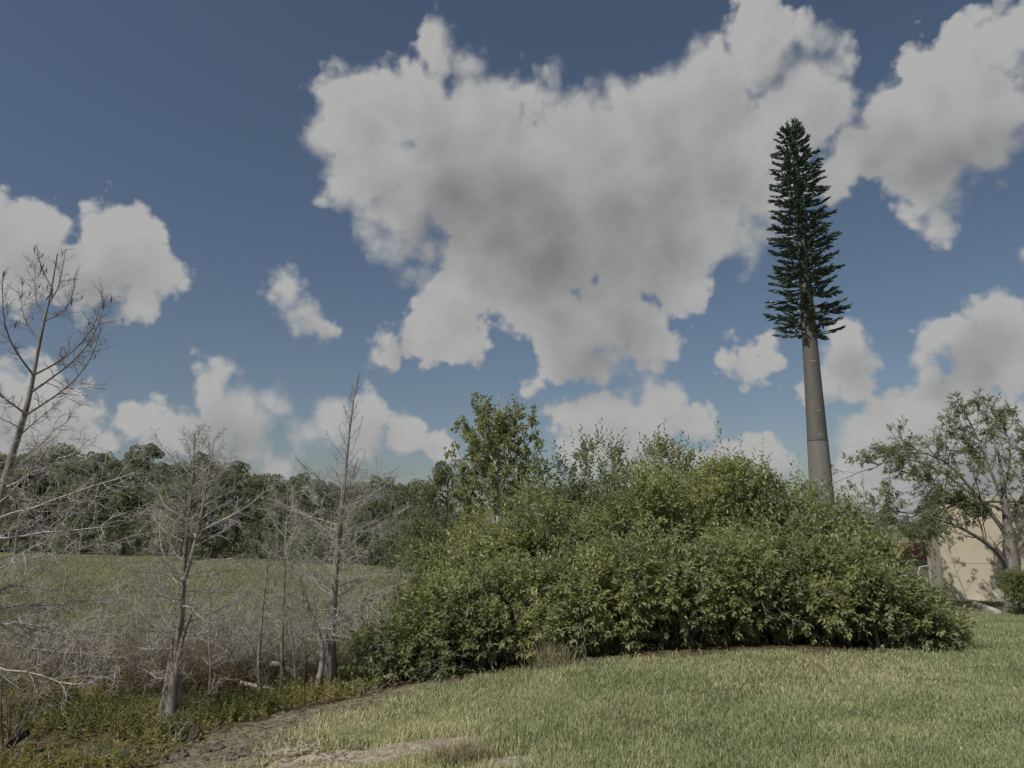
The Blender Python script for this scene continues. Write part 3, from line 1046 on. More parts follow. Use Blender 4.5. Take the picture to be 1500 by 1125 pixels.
SHRUBS = [
    # front row, left to right
    (578, 905, 10.8, 120, 'low dark shrub at the left tip of the thicket, nearest the needle topped bare tree', dict(tone=-0.12)),
    (662, 850, 10.9, 175, 'front shrub of the thicket just right of its low left tip', dict(tone=-0.08)),
    (765, 830, 11.0, 200, 'front shrub of the thicket directly below the pale trunked olive tree', dict()),
    (880, 800, 11.1, 210, 'front shrub right behind the straw grass tuft at the foot of the thicket', dict(tone=0.04)),
    (990, 780, 11.2, 210, 'bright front shrub above the dead branch at the lawn edge, mid thicket', dict(tone=0.02)),
    (1100, 775, 11.2, 210, 'front shrub midway between the middle of the thicket and the tower', dict(tone=0.03)),
    (1205, 800, 11.1, 190, 'front shrub straight below the disguised tower, with a dark hollow at its foot', dict(low=0.16)),
    (1290, 835, 10.8, 175, 'front shrub overhanging a dark hollow near the right end of the thicket', dict(tone=0.06, low=0.22)),
    (1352, 880, 10.6, 105, 'low yellowish shrub ending the thicket on the right, trailing over the lawn', dict(tone=0.02, low=0.1)),
    # second row
    (665, 795, 13.0, 150, 'shrub of the second row below the dense tree left of the olive tree', dict(tone=-0.05)),
    (735, 770, 13.2, 180, 'shrub of the second row hiding the foot of the pale trunked olive tree', dict(tone=-0.02)),
    (832, 705, 12.9, 190, 'tall shrub of the second row right beside the olive tree crown', dict()),
    (935, 676, 12.9, 205, 'tall shrub of the second row at the highest part of the thicket', dict(tone=-0.04)),
    (1040, 680, 12.9, 205, 'tall shrub of the second row with upright shoots, right of the highest part', dict(tone=-0.04)),
    (1135, 684, 12.7, 195, 'tall shrub of the second row with a long shoot, left beside the tower', dict(tone=0.02, shoots=0.22)),
    (1215, 716, 12.4, 150, 'shrub of the second row covering the foot of the disguised tower', dict()),
    (1262, 772, 12.0, 110, 'shrub of the second row on the slope right of the tower', dict()),
    (1335, 864, 11.4, 105, 'shrub in front of the red roofed house and the pipe railing', dict(tone=0.04)),
    # back row
    (815, 658, 16.0, 170, 'thin grey green shrub against the sky right behind the olive tree', dict(mat='shrub_grey', dens=0.36, shoots=0.4)),
    (890, 652, 16.2, 180, 'thin grey green shrub against the sky, second to the right of the olive tree', dict(mat='shrub_grey', dens=0.4, shoots=0.4)),
    (965, 652, 15.6, 170, 'bushy shrub top against the sky under the low white cloud', dict(dens=0.5, shoots=0.4)),
    (1060, 672, 15.2, 170, 'shrub top with many upright shoots against the sky left of the tower', dict(dens=0.45, shoots=0.4)),
    (1165, 700, 15.0, 120, 'shrub top directly in front of the mast of the tower', dict(dens=0.45, shoots=0.4)),
]
for i, (px, top, Y, wpx, lab, kw) in enumerate(SHRUBS):
    build_shrub(px, top, Y, wpx, lab, 100 + i, dead=4 if i < 9 else 0, **kw)

# clipped hedge bush by the building, and small bushes on the wet ground
build_shrub(1500, 836, 25.6, 92, 'small clipped bush with a flat top in front of the grey trunk', 201, mat='oak', dens=1.2, leaf=0.08, shoots=0.0,
            group=None, name='clipped_bush', low=0.45, depth=0.7, fill=1.6)
build_shrub(268, 1040, 8.9, 46, 'small dark green shrub against the foot of the fluted bare trunk', 202, group=None, leaf=0.06, tone=-0.15, name='small_shrub')
build_shrub(535, 996, 10.3, 60, 'low leafy shrub between the needle topped bare tree and the thicket', 203, group=None, leaf=0.07, tone=0.1, name='small_shrub', shoots=0.05)

# ------------------------------------------------------------------ bare cypress trees
def poly(points, Y, n, base=None):
    """smooth polyline through picture points at depth Y (a number or one per point)"""
    ys = np.broadcast_to(np.asarray(Y, float), (len(points),))
    P = np.array([at(px, py, yy) for (px, py), yy in zip(points, ys)])
    if base is not None: P[0] = base
    s = np.concatenate([[0], np.cumsum(np.linalg.norm(np.diff(P, axis=0), axis=1))])
    s /= s[-1]
    t = np.linspace(0, 1, n)
    L = np.stack([np.interp(t, s, P[:, i]) for i in range(3)], 1)
    for _ in range(2):
        L[1:-1] = 0.25 * L[:-2] + 0.5 * L[1:-1] + 0.25 * L[2:]
    return L


def fluted_trunk(L, rad, flare=0.0, sides=18, seed=0):
    """trunk with buttress ridges at its foot"""
    n = len(L)
    a = np.arange(sides) / sides * 2 * np.pi
    rng = np.random.default_rng(seed)
    ph = rng.uniform(0, 6.28, 3)
    flute = 0.5 * np.cos(5 * a + ph[0]) + 0.3 * np.cos(8 * a + ph[1]) + 0.25 * np.cos(3 * a + ph[2])
    z = L[:, 2] - L[0, 2]
    k = np.exp(-z / 0.55)
    R_ = rad[:, None] * (1 + 0.05 * flute[None]) + k[:, None] * flare * (0.6 + 0.55 * flute[None])
    R_ = np.maximum(R_, 0.008) * rng.uniform(0.95, 1.05, R_.shape)
    V = L[:, None, :] + np.stack([np.cos(a)[None] * R_, np.sin(a)[None] * R_, np.zeros_like(R_)], -1)
    idx = np.arange(n * sides).reshape(n, sides)
    nx = np.roll(idx, -1, 1)
    Q = np.stack([idx[:-1], nx[:-1], nx[1:], idx[1:]], -1).reshape(-1, 4)
    return MB().add(V.reshape(-1, 3), Q)


def limb_meshes(o, org, l1, r1, hfrac, rng, sub=9, twig=6, brown=None, wig=0.18, subl=0.42, twl=0.5, lift=0.03):
    """each limb with its own side shoots and twigs becomes one part"""
    m = len(l1)
    l2, p2, t2 = offshoots(l1, sub, 0.12, 1.0, 0.85, subl, 6, wig, lift, rng, 0.45)
    l3, p3, t3 = offshoots(l2, twig, 0.15, 1.0, 0.8, twl, 4, wig * 1.3, lift, rng, 0.3)
    g3 = p2[p3]
    nl = l1.shape[1]
    r1 = r1 * 0.72
    R1 = taper(r1, np.maximum(r1 * 0.14, 0.0024), nl, 0.75)
    r2 = np.clip(r1[p2] * 0.36 * (1.1 - 0.5 * t2), 0.0019, 0.009)
    R2 = taper(r2, np.full(len(r2), 0.0014), 6)
    r3 = np.clip(r2[p3] * 0.5, 0.0013, 0.0032)
    R3 = taper(r3, np.full(len(r3), 0.0008), 4)
    tint1 = np.zeros(m) if brown is None else brown
    for i in range(m):
        mb = MB().tubes(l1[i:i + 1], R1[i:i + 1], 6, tint1[i])
        s2 = p2 == i
        mb.tubes(l2[s2], R2[s2], 3, tint1[i])
        s3 = g3 == i
        mb.tubes(l3[s3], R3[s3], 3, tint1[i])
        mb.build('limb', M['twig'], o, True, org)
    return np.concatenate([l3[:, -1], l3[:, 3]])


def make_limbs(trunk, n, h0, h1, Lf, pitch, rng, wig=0.10, lift=0.03, npt=9, azs=None):
    """limbs round a trunk line; Lf(t) length, pitch(t) elevation angle"""
    t = h0 + (h1 - h0) * (np.arange(n) + rng.uniform(0, 1, n)) / n
    P, T = sample(trunk[None], np.zeros(n, int), t)
    az = (np.arange(n) * 2.39996 + rng.uniform(-0.5, 0.5, n)) if azs is None else azs(n)
    f = (t - h0) / (h1 - h0)
    pt = pitch(f) + rng.normal(0, 0.12, n)
    D = np.stack([np.cos(az) * np.cos(pt), np.sin(az) * np.cos(pt), np.sin(pt)], 1)
    L = Lf(f) * rng.uniform(0.65, 1.2, n)
    return grow(P, D, L, npt, wig, lift, rng), t, f


def build_cypress_left():
    rng = np.random.default_rng(11)
    Y = 9.6
    base = at(-62, 1050, Y); base[2] = float(H(base[0], Y))
    o = empty('bare_cypress', base, 'tallest bare tree at the left edge with dark seed catkins hanging at its top', 'tree', 'bare wetland trees')
    pts = [(-62, 1050), (-48, 940), (-25, 820), (5, 715), (22, 650), (38, 605), (50, 545), (60, 490), (71, 445), (80, 400), (84, 372)]
    L = poly(pts, Y, 34, base)
    rad = np.interp(np.linspace(0, 1, 34), [0, 0.2, 0.5, 0.75, 1], [0.14, 0.100, 0.052, 0.024, 0.005])
    fluted_trunk(L, rad, 0.12, 16, 3).build('trunk', M['cypress'], o, True, base)
    # ascending limbs of the upper crown, as they stand against the sky
    up = [[(38, 608), (75, 585), (115, 555), (140, 520), (150, 470)], [(45, 575), (85, 548), (125, 515), (150, 470), (155, 430)], [(52, 548), (90, 530), (125, 500), (146, 465), (150, 425)],
          [(48, 548), (25, 520), (8, 490), (3, 450), (4, 400)], [(36, 605), (15, 590), (-10, 570), (-40, 555)], [(62, 470), (52, 440), (50, 410), (54, 380)], [(70, 448), (85, 425), (92, 395), (96, 365)],
          [(66, 470), (100, 455), (108, 425), (110, 400)], [(32, 635), (60, 610), (75, 600), (90, 585)], [(58, 500), (35, 470), (30, 440), (34, 415)], [(75, 420), (64, 400), (56, 378), (54, 362)]]
    lines = []
    for q in up:
        dy = np.linspace(0, rng.uniform(-0.8, 0.9), len(q))
        lines.append(poly(q, Y + dy, 9))
    lines = np.array(lines)
    tips = limb_meshes(o, base, lines, np.array([0.026, 0.027, 0.025, 0.024, 0.024, 0.014, 0.014, 0.014, 0.016, 0.014, 0.010]) * 0.8, None, rng, 24, 10, np.full(len(lines), 0.85), 0.16, 0.26, 0.45, 0.06)
    # long spreading limbs of the lower crown, reaching right across the picture
    lw = [[(10, 700), (60, 650), (100, 610), (140, 585)], [(5, 715), (60, 690), (105, 668), (130, 640)], [(-5, 760), (60, 745), (130, 715), (200, 700)], [(-15, 790), (60, 770), (120, 768), (170, 745), (215, 730)],
          [(-25, 840), (30, 822), (90, 818), (140, 805), (200, 785)], [(-35, 895), (15, 890), (60, 880), (125, 880), (175, 868), (235, 848)], [(-30, 868), (30, 862), (90, 864), (180, 866)],
          [(-45, 905), (30, 918), (80, 935), (130, 950)], [(-50, 935), (20, 950), (90, 955), (190, 958)], [(-55, 960), (20, 990), (70, 1010), (105, 1027), (140, 1015), (180, 995)],
          [(-50, 950), (10, 975), (40, 1005), (60, 1050)], [(-35, 860), (-60, 840), (-120, 820)], [(-20, 800), (-80, 770), (-130, 740)], [(-10, 750), (40, 700), (60, 665), (70, 640)],
          [(-30, 850), (40, 800), (90, 770), (120, 735)], [(-45, 920), (60, 905), (140, 925), (240, 930)], [(-40, 880), (50, 845), (100, 815), (130, 780)], [(0, 735), (30, 760), (70, 790), (90, 800)]]
    dep = [rng.uniform(-1.6, 1.6) for _ in lw]
    lines = []
    for q, dz in zip(lw, dep):
        l = poly(q, Y + np.linspace(0, dz, len(q)), 10)
        l[1:] += np.cumsum(rng.normal(0, 0.026, (9, 3)), 0)
        lines.append(l)
    lines = np.array(lines)
    limb_meshes(o, base, lines, rng.uniform(0.014, 0.026, len(lines)), None, rng, 24, 12, np.zeros(len(lines)), 0.25, 0.30, 0.5, 0.01)
    # further small limbs
    l1, t, f = make_limbs(L, 16, 0.25, 0.62, lambda f: 1.0 - 0.2 * f, lambda f: 0.0 + 0.35 * f, rng, 0.12, 0.03)
    limb_meshes(o, base, l1, np.full(16, 0.012), None, rng, 11, 8, np.full(16, 0.15), 0.2, 0.4, 0.5, 0.02)
    # seed catkins hanging at the tips
    cm = MB().tubes(np.array([[[0, 0, 0], [0.004, 0, -0.03], [0, 0.003, -0.07], [0.003, 0, -0.11], [0, 0, -0.135]]]), np.array([[0.003, 0.011, 0.014, 0.010, 0.003]]), 5).mesh('catkin', M['cone'], True)
    tx, ty = px_of(tips[:, 0], tips[:, 1], tips[:, 2])
    w8 = np.where((tx > 0) & (ty < 520), np.exp(-((ty - 420) / 70.0) ** 2), 0)
    for i in rng.choice(len(tips), 34, replace=False, p=w8 / w8.sum()):
        p = tips[i]
        b = bpy.data.objects.new('catkin', cm)
        C.objects.link(b); b.parent = o
        b.location = p - base
        s = rng.uniform(0.45, 0.9)
        b.scale = (s * 0.8, s * 0.8, s); b.rotation_euler = (rng.uniform(-0.3, 0.3), rng.uniform(-0.3, 0.3), rng.uniform(0, 6))
    return o


def build_cypress_mid():
    rng = np.random.default_rng(23)
    base = ground_hit(247, 1058)
    Y = base[1]
    o = empty('bare_cypress', base, 'bare tree with a fluted flaring trunk that forks low into two pale stems', 'tree', 'bare wetland trees')
    n = 30
    L = poly([(247, 1058), (252, 1000), (258, 950), (264, 900), (268, 850), (272, 800), (277, 750), (282, 700), (284, 660), (286, 640)], Y, n, base)
    rad = np.interp(np.linspace(0, 1, n), [0, 0.25, 0.5, 0.8, 1], [0.078, 0.054, 0.032, 0.015, 0.004])
    fluted_trunk(L, rad, 0.10, 22, 5).build('trunk', M['cypress'], o, True, base)
    L2 = poly([(268, 855), (276, 835), (284, 800), (294, 760), (302, 715), (310, 670), (314, 640)], Y - 0.05, 16)
    r2 = np.interp(np.linspace(0, 1, 16), [0, 0.6, 1], [0.024, 0.014, 0.004])
    MB().tubes(L2, r2[None], 9).build('leader', M['twig'], o, True, base)
    L3 = poly([(250, 1040), (256, 990), (268, 930), (280, 900)], Y - 0.06, 12)
    MB().tubes(L3, np.linspace(0.045, 0.018, 12)[None], 9).build('side_stem', M['cypress'], o, True, base)
    lf = lambda f: np.interp(f, [0, 0.2, 0.5, 0.8, 1], [1.0, 1.25, 1.05, 0.65, 0.3])
    pf = lambda f: np.interp(f, [0, 0.3, 0.7, 1], [0.0, 0.25, 0.6, 1.05])
    l1, t, f = make_limbs(L, 38, 0.28, 0.99, lf, pf, rng, 0.13, 0.035)
    limb_meshes(o, base, l1, np.interp(f, [0, 1], [0.015, 0.005]), f, rng, 15, 11, 0.25 * np.clip(f * 2 - 1, 0, 1), 0.24, 0.40, 0.5, 0.02)
    l1, t, f = make_limbs(L2, 14, 0.2, 0.98, lambda f: 0.9 - 0.5 * f, lambda f: 0.35 + 0.6 * f, rng, 0.13, 0.05)
    limb_meshes(o, base, l1, np.interp(f, [0, 1], [0.011, 0.005]), f, rng, 14, 10, 0.25 * np.clip(f * 2 - 1, 0, 1), 0.22, 0.36, 0.5, 0.03)
    own = [[(266, 870), (235, 862), (210, 850), (190, 835)], [(262, 935), (230, 925), (200, 922), (150, 920)], [(258, 950), (235, 950), (215, 952), (190, 945)], [(266, 930), (310, 928), (345, 932), (390, 925)], [(268, 850), (240, 820), (215, 800), (190, 770)],
           [(284, 845), (320, 840), (345, 828), (380, 815)], [(262, 975), (235, 1000), (220, 985), (200, 975)], [(290, 780), (330, 760), (360, 745), (392, 715)]]
    lines = np.array([poly(q, Y + np.linspace(0, rng.uniform(-0.8, 0.8), len(q)), 10) for q in own])
    limb_meshes(o, base, lines, rng.uniform(0.013, 0.018, len(lines)), None, rng, 17, 11, np.zeros(len(lines)), 0.25, 0.32, 0.55, 0.0)


def build_cypress_needle():
    rng = np.random.default_rng(37)
    base = ground_hit(483, 1014)
    Y = base[1]
    o = empty('bare_cypress', base, 'bare tree with a thin reddish needle top and a second bent stem beside it', 'tree', 'bare wetland trees')
    n = 34
    L = poly([(483, 1014), (484, 960), (487, 900), (491, 840), (496, 790), (501, 740), (506, 690), (511, 640), (516, 600), (520, 570), (527, 548)], Y, n, base)
    rad = np.interp(np.linspace(0, 1, n), [0, 0.3, 0.55, 0.8, 1], [0.072, 0.050, 0.034, 0.015, 0.003])
    fluted_trunk(L, rad, 0.05, 16, 9).build('trunk', M['cypress'], o, True, base)
    L2 = poly([(462, 1021), (470, 985), (474, 962), (470, 940), (466, 922), (456, 905), (446, 872), (437, 838), (420, 824), (404, 812)], Y - 0.25, 22)
    MB().tubes(L2, np.interp(np.linspace(0, 1, 22), [0, 0.4, 1], [0.05, 0.032, 0.010])[None], 9).build('second_stem', M['deadwood'], o, True, base)
    lf = lambda f: np.interp(f, [0, 0.12, 0.35, 0.5, 0.62, 0.8, 1], [0.9, 1.25, 1.3, 0.85, 0.55, 0.36, 0.12])
    pf = lambda f: np.interp(f, [0, 0.15, 0.4, 0.6, 1], [-0.15, 0.1, 0.35, 0.75, 1.0])
    l1, t, f = make_limbs(L, 46, 0.20, 0.64, lambda f: lf(f * 0.57), lambda f: pf(f * 0.57), rng, 0.12, 0.05)
    limb_meshes(o, base, l1, np.interp(f, [0, 1], [0.014, 0.009]), f, rng, 14, 10, 0.6 * smooth01((f - 0.8) / 0.2), 0.24, 0.40, 0.5, 0.03)
    l1, t, f = make_limbs(L, 20, 0.62, 0.97, lambda f: 0.62 - 0.45 * f, lambda f: 0.75 + 0.35 * f, rng, 0.10, 0.06)
    limb_meshes(o, base, l1, np.interp(f, [0, 1], [0.007, 0.003]), f, rng, 5, 3, np.full(20, 0.9), 0.16, 0.30, 0.5, 0.05)
    l1, t, f = make_limbs(L2, 12, 0.3, 0.97, lambda f: 0.8 - 0.3 * f, lambda f: 0.2 + 0.3 * f, rng, 0.14, 0.0)
    limb_meshes(o, base, l1, np.full(12, 0.010), f, rng, 8, 5, np.zeros(12), 0.22, 0.36, 0.5, 0.0)
    own = [[(487, 905), (520, 885), (550, 868), (600, 850)], [(487, 900), (505, 930), (520, 950), (560, 985)], [(500, 745), (540, 730), (570, 705), (598, 690)], [(497, 785), (550, 775), (580, 755), (603, 740)], [(498, 770), (450, 755), (420, 745), (385, 735)], [(502, 730), (465, 700), (440, 680), (430, 665)]]
    lines = np.array([poly(q, Y + np.linspace(0, rng.uniform(-0.6, 0.5), len(q)), 10) for q in own])
    limb_meshes(o, base, lines, rng.uniform(0.011, 0.016, len(lines)), None, rng, 16, 11, np.zeros(len(lines)), 0.24, 0.32, 0.55, 0.02)


build_cypress_left()
build_cypress_mid()
build_cypress_needle()


def build_sapling(pts, label, seed, r=0.035, limbs=12, mat='cypress', dY=0.0, ln=0.7):
    rng = np.random.default_rng(seed)
    base = ground_hit(*pts[0])
    Y = base[1] + dY
    base = at(pts[0][0], pts[0][1], Y); base[2] = float(H(base[0], Y)) - 0.02
    o = empty('bare_sapling', base, label, 'sapling', 'thin bare saplings on the wet ground')
    L = poly(pts, Y, 18, base)
    MB().tubes(L, np.interp(np.linspace(0, 1, 18), [0, 0.08, 1], [r * 1.5, r, r * 0.25])[None], 8).build('trunk', M[mat], o, True, base)
    if limbs:
        l1, t, f = make_limbs(L, limbs, 0.25, 0.98, lambda f: ln - 0.3 * ln * f, lambda f: 0.2 + 0.7 * f, rng, 0.15, 0.03)
        limb_meshes(o, base, l1, np.full(limbs, r * 0.26), f, rng, 11, 9, np.zeros(limbs), 0.24, 0.42, 0.5, 0.02)


build_sapling([(306, 1026), (309, 980), (306, 940), (308, 900), (309, 870)], 'thin bare sapling with a pale broken stub, right of the fluted trunk', 51, 0.022)
build_sapling([(381, 1018), (378, 970), (382, 925), (385, 885), (391, 840), (394, 800)], 'bare sapling with a straight pale stem, halfway between the two larger bare trees', 52, 0.030, 16)
build_sapling([(414, 1013), (413, 960), (413, 920), (416, 870), (418, 800), (422, 720)], 'bare sapling with a tall whip top, second to the left of the bent stem', 53, 0.028, 14)
build_sapling([(434, 1010), (431, 965), (428, 930), (425, 905)], 'short thin bare sapling directly left of the bent stem', 54, 0.018, 6)
build_sapling([(446, 1012), (448, 985), (450, 960)], 'dark broken stub of a sapling between the short sapling and the bent stem', 55, 0.03, 0, 'darkwood')
build_sapling([(338, 1010), (330, 985), (322, 970), (314, 958)], 'dark crooked leaning stick rising beside the pale broken stub', 56, 0.016, 3, 'darkwood')
build_sapling([(447, 1036), (446, 1010), (445, 985)], 'thin dark stake sticking up in front of the bent stem', 57, 0.012, 0, 'darkwood')
build_sapling([(285, 1060), (287, 1020), (291, 985), (292, 955)], 'slender brown stalk standing right against the fluted trunk', 58, 0.012, 5, 'darkwood')

def build_bare_shrub(px, py, Y, h, label, seed):
    rng = np.random.default_rng(seed)
    c = at(px, py, Y)
    base = np.array([c[0], Y, float(H(c[0], Y)) - 0.02])
    o = empty('leafless_shrub', base, label, 'shrub', 'pale leafless shrubs in the marsh')
    n = 11
    P = np.repeat(base[None], n, 0) + rng.normal(0, 0.14, (n, 3)) * np.array([1, 1, 0])
    D = np.stack([rng.normal(0, 0.6, n), rng.normal(0, 0.5, n), np.ones(n)], 1)
    l1 = grow(P, D, h * rng.uniform(0.7, 1.15, n), 9, 0.14, 0.02, rng)
    l2, p2, _ = offshoots(l1, 9, 0.2, 1.0, 0.75, 0.45, 6, 0.2, 0.01, rng)
    l3, p3, _ = offshoots(l2, 7, 0.2, 1.0, 0.75, 0.5, 4, 0.26, 0.0, rng)
    g3 = p2[p3]
    for i in range(n):
        mb = MB().tubes(l1[i:i + 1], taper(np.array([0.011]), np.array([0.003]), 9), 5, 0.1)
        s2 = p2 == i
        mb.tubes(l2[s2], taper(np.full(s2.sum(), 0.0042), np.full(s2.sum(), 0.0018), 6), 3, 0.1)
        s3 = g3 == i
        mb.tubes(l3[s3], taper(np.full(s3.sum(), 0.0026), np.full(s3.sum(), 0.0012), 4), 3, 0.1)
        mb.build('stem', M['twig'], o, True, base)


BARE = [(345, 960, 12.6, 1.35, 'pale leafless shrub just right of the fluted trunk, behind the pale broken stub'),
        (402, 950, 12.4, 1.5, 'pale leafless shrub between the straight sapling and the whip topped sapling'),
        (450, 950, 13.2, 1.3, 'pale leafless shrub behind the second bent stem'),
        (545, 945, 12.2, 1.25, 'pale leafless shrub between the needle topped tree and the thicket'),
        (590, 900, 14.8, 1.5, 'pale leafless shrub against the left end of the thicket, farther back'),
        (200, 945, 13.0, 1.3, 'pale leafless shrub left of the fluted trunk, standing in the brush'),
        (120, 950, 12.4, 1.2, 'pale leafless shrub under the long low limbs of the tallest bare tree'),
        (40, 940, 12.8, 1.3, 'pale leafless shrub at the left edge of the marsh'),
        (300, 915, 15.5, 1.5, 'pale leafless shrub farther back behind the fork of the double stemmed tree'),
        (500, 910, 15.0, 1.4, 'pale leafless shrub farther back behind the needle topped tree')]
for i, (px, py, Y, h, lab) in enumerate(BARE):
    build_bare_shrub(px, py, Y, h, lab, 500 + i)

# sapling shrub with green stems in the bottom left corner
def build_corner_shrub():
    rng = np.random.default_rng(77)
    base = ground_hit(8, 1112)
    o = empty('leggy_shrub', base, 'leggy shrub of thin olive stems in the bottom left corner', 'shrub')
    n = 9
    P = np.repeat(base[None], n, 0) + rng.normal(0, 0.06, (n, 3)) * np.array([1, 1, 0])
    D = np.stack([rng.uniform(-0.1, 0.75, n), rng.uniform(-0.3, 0.4, n), np.full(n, 1.0)], 1)
    l1 = grow(P, D, rng.uniform(0.5, 0.95, n), 9, 0.07, 0.03, rng)
    for i in range(n):
        mb = MB().tubes(l1[i:i + 1], taper(np.array([0.011]), np.array([0.003]), 9), 5, 0.75)
        l2, _, _ = offshoots(l1[i:i + 1], 7, 0.25, 1, 0.5, 0.4, 5, 0.1, 0.05, rng)
        mb.tubes(l2, taper(np.full(len(l2), 0.004), np.full(len(l2), 0.0015), 5), 4, 0.75)
        mb.build('stem', M['stem'], o, True, base)
    MB().tubes(grow(base[None] - [[0.3, 0, 0.05]], np.array([[0.75, 0.1, 0.45]]), 0.55, 7, 0.06, 0.02, rng), taper(np.array([0.06]), np.array([0.035]), 7), 8).build('trunk', M['darkwood'], o, True, base)


build_corner_shrub()

# fallen wood
LOGS = [([(352, 1000), (385, 1006), (430, 1012)], 0.035, 'long pale fallen stem lying on the ground behind the straight sapling'),
        ([(350, 991), (385, 996), (412, 994)], 0.045, 'short thick bleached log lying behind the long pale stem'),
        ([(396, 972), (415, 976), (436, 990), (448, 1004)], 0.05, 'crooked bleached log sloping down between the sapling and the bent stem'),
        ([(418, 965), (432, 975), (445, 984)], 0.03, 'thin pale broken branch leaning on the crooked log'),
        ([(436, 996), (455, 990), (475, 975)], 0.03, 'grey fallen branch behind the bent stem'),
        ([(1005, 950), (1040, 953), (1075, 940)], 0.018, 'dead brown branch lying along the lawn edge under the bright shrub')]
for i, (q, r, lab) in enumerate(LOGS):
    rng = np.random.default_rng(300 + i)
    b = ground_hit(q[-1][0], q[-1][1] + 6)
    L = poly(q, b[1] + (0.25 if i < 5 else 0.1), 12)
    L[:, 2] = np.maximum(L[:, 2], H(L[:, 0], L[:, 1]) + r * 0.6)
    L += np.cumsum(rng.normal(0, 0.006, L.shape), 0)
    mb = MB().tubes(L, taper(np.array([r]), np.array([r * 0.5]), 12), 9)
    mb.v[0] += rng.normal(0, r * 0.07, mb.v[0].shape)
    sub, _, _ = offshoots(L[None], 5, 0.2, 0.95, 0.8, 0.35, 5, 0.2, 0.02, rng)
    mb.tubes(sub, taper(np.full(5, r * 0.35), np.full(5, r * 0.1), 5), 5)
    o = mb.build('fallen_log', M['deadwood'] if i < 5 else M['darkwood'], None, True, L[0])
    tag(o, lab, 'log', 'dead wood lying on the ground')

# stump, clods
def rough_lump(name, px, py, rx, ry, rz, label, cat, seed, mat='clod', group=None):
    rng = np.random.default_rng(seed)
    b = ground_hit(px, py)
    nu, nv = 14, 9
    V = []
    for j in range(nv):
        th = math.pi * 0.5 * (j / (nv - 1)) - 0.12
        for i in range(nu):
            a = i / nu * 2 * math.pi
            k = 1 + 0.55 * (fbm(np.array(math.cos(a) * 1.7 + seed), np.array(math.sin(a) * 1.7 + th * 2.3), seed) - 0.5) + rng.normal(0, 0.045)
            V.append((math.cos(a) * math.cos(th) * rx * k, math.sin(a) * math.cos(th) * ry * k, math.sin(th) * rz * k))
    Q = [(j * nu + i, j * nu + (i + 1) % nu, (j + 1) * nu + (i + 1) % nu, (j + 1) * nu + i) for j in range(nv - 1) for i in range(nu)]
    o = MB().add(V, Q).build(name, M[mat])
    o.location = b
    tag(o, label, cat, group)


rough_lump('stump', 285, 1086, 0.075, 0.07, 0.16, 'small dark rotten stump at the edge of the wet ground, below the fluted trunk', 'stump', 1, 'darkwood')
CL = [(262, 1112, 0.10, 'round dark clay clod lowest and leftmost of the clods by the bare soil'), (318, 1098, 0.085, 'dark clay clod lying beside the stump, on its right'), (338, 1112, 0.075, 'dark clay clod at the bottom edge, right of the round one'),
      (405, 1078, 0.03, 'small clod by itself on the mud, left one of a pair'), (428, 1080, 0.03, 'small clod by itself on the mud, right one of a pair'), (300, 1103, 0.06, 'flat dark clod between the stump and the round clod'), (360, 1106, 0.05, 'small clod at the left margin of the pale sandy patch')]
for i, (px, py, r, lab) in enumerate(CL):
    rough_lump('clod', px, py, r * 1.2, r, r * 0.75, lab, 'clod', 10 + i, 'clod', 'clay clods on the muddy edge')

# concrete parking stop by the building
def build_stop():
    a = ground_hit(1428, 886); b = ground_hit(1462, 899)
    d = b - a; ln = float(np.hypot(d[0], d[1])); ang = math.atan2(d[1], d[0])
    o = empty('concrete_kerb_block', a, 'pale concrete kerb block lying on the grass by the tan building', 'kerb block')
    o.rotation_euler = (0, -math.asin(np.clip(d[2] / ln, -1, 1)), ang)
    n = 8
    for k in range(2):
        x0, x1 = ln * k / 2 + 0.01, ln * (k + 1) / 2 - 0.01
        V = []
        for x in (x0, x1):
            V += [(x, -0.10, -0.04), (x, -0.085, 0.09), (x, -0.05, 0.13), (x, 0.05, 0.13), (x, 0.085, 0.09), (x, 0.10, -0.04)]
        Q = [(i, (i + 1) % 6, 6 + (i + 1) % 6, 6 + i) for i in range(6)]
        Q = [q[::-1] for q in Q]
        Q += [(0, 1, 4, 5), (1, 2, 3, 4), (11, 10, 7, 6), (10, 9, 8, 7)]
        MB().add(V, Q).build('block', M['concrete'], o)


build_stop()

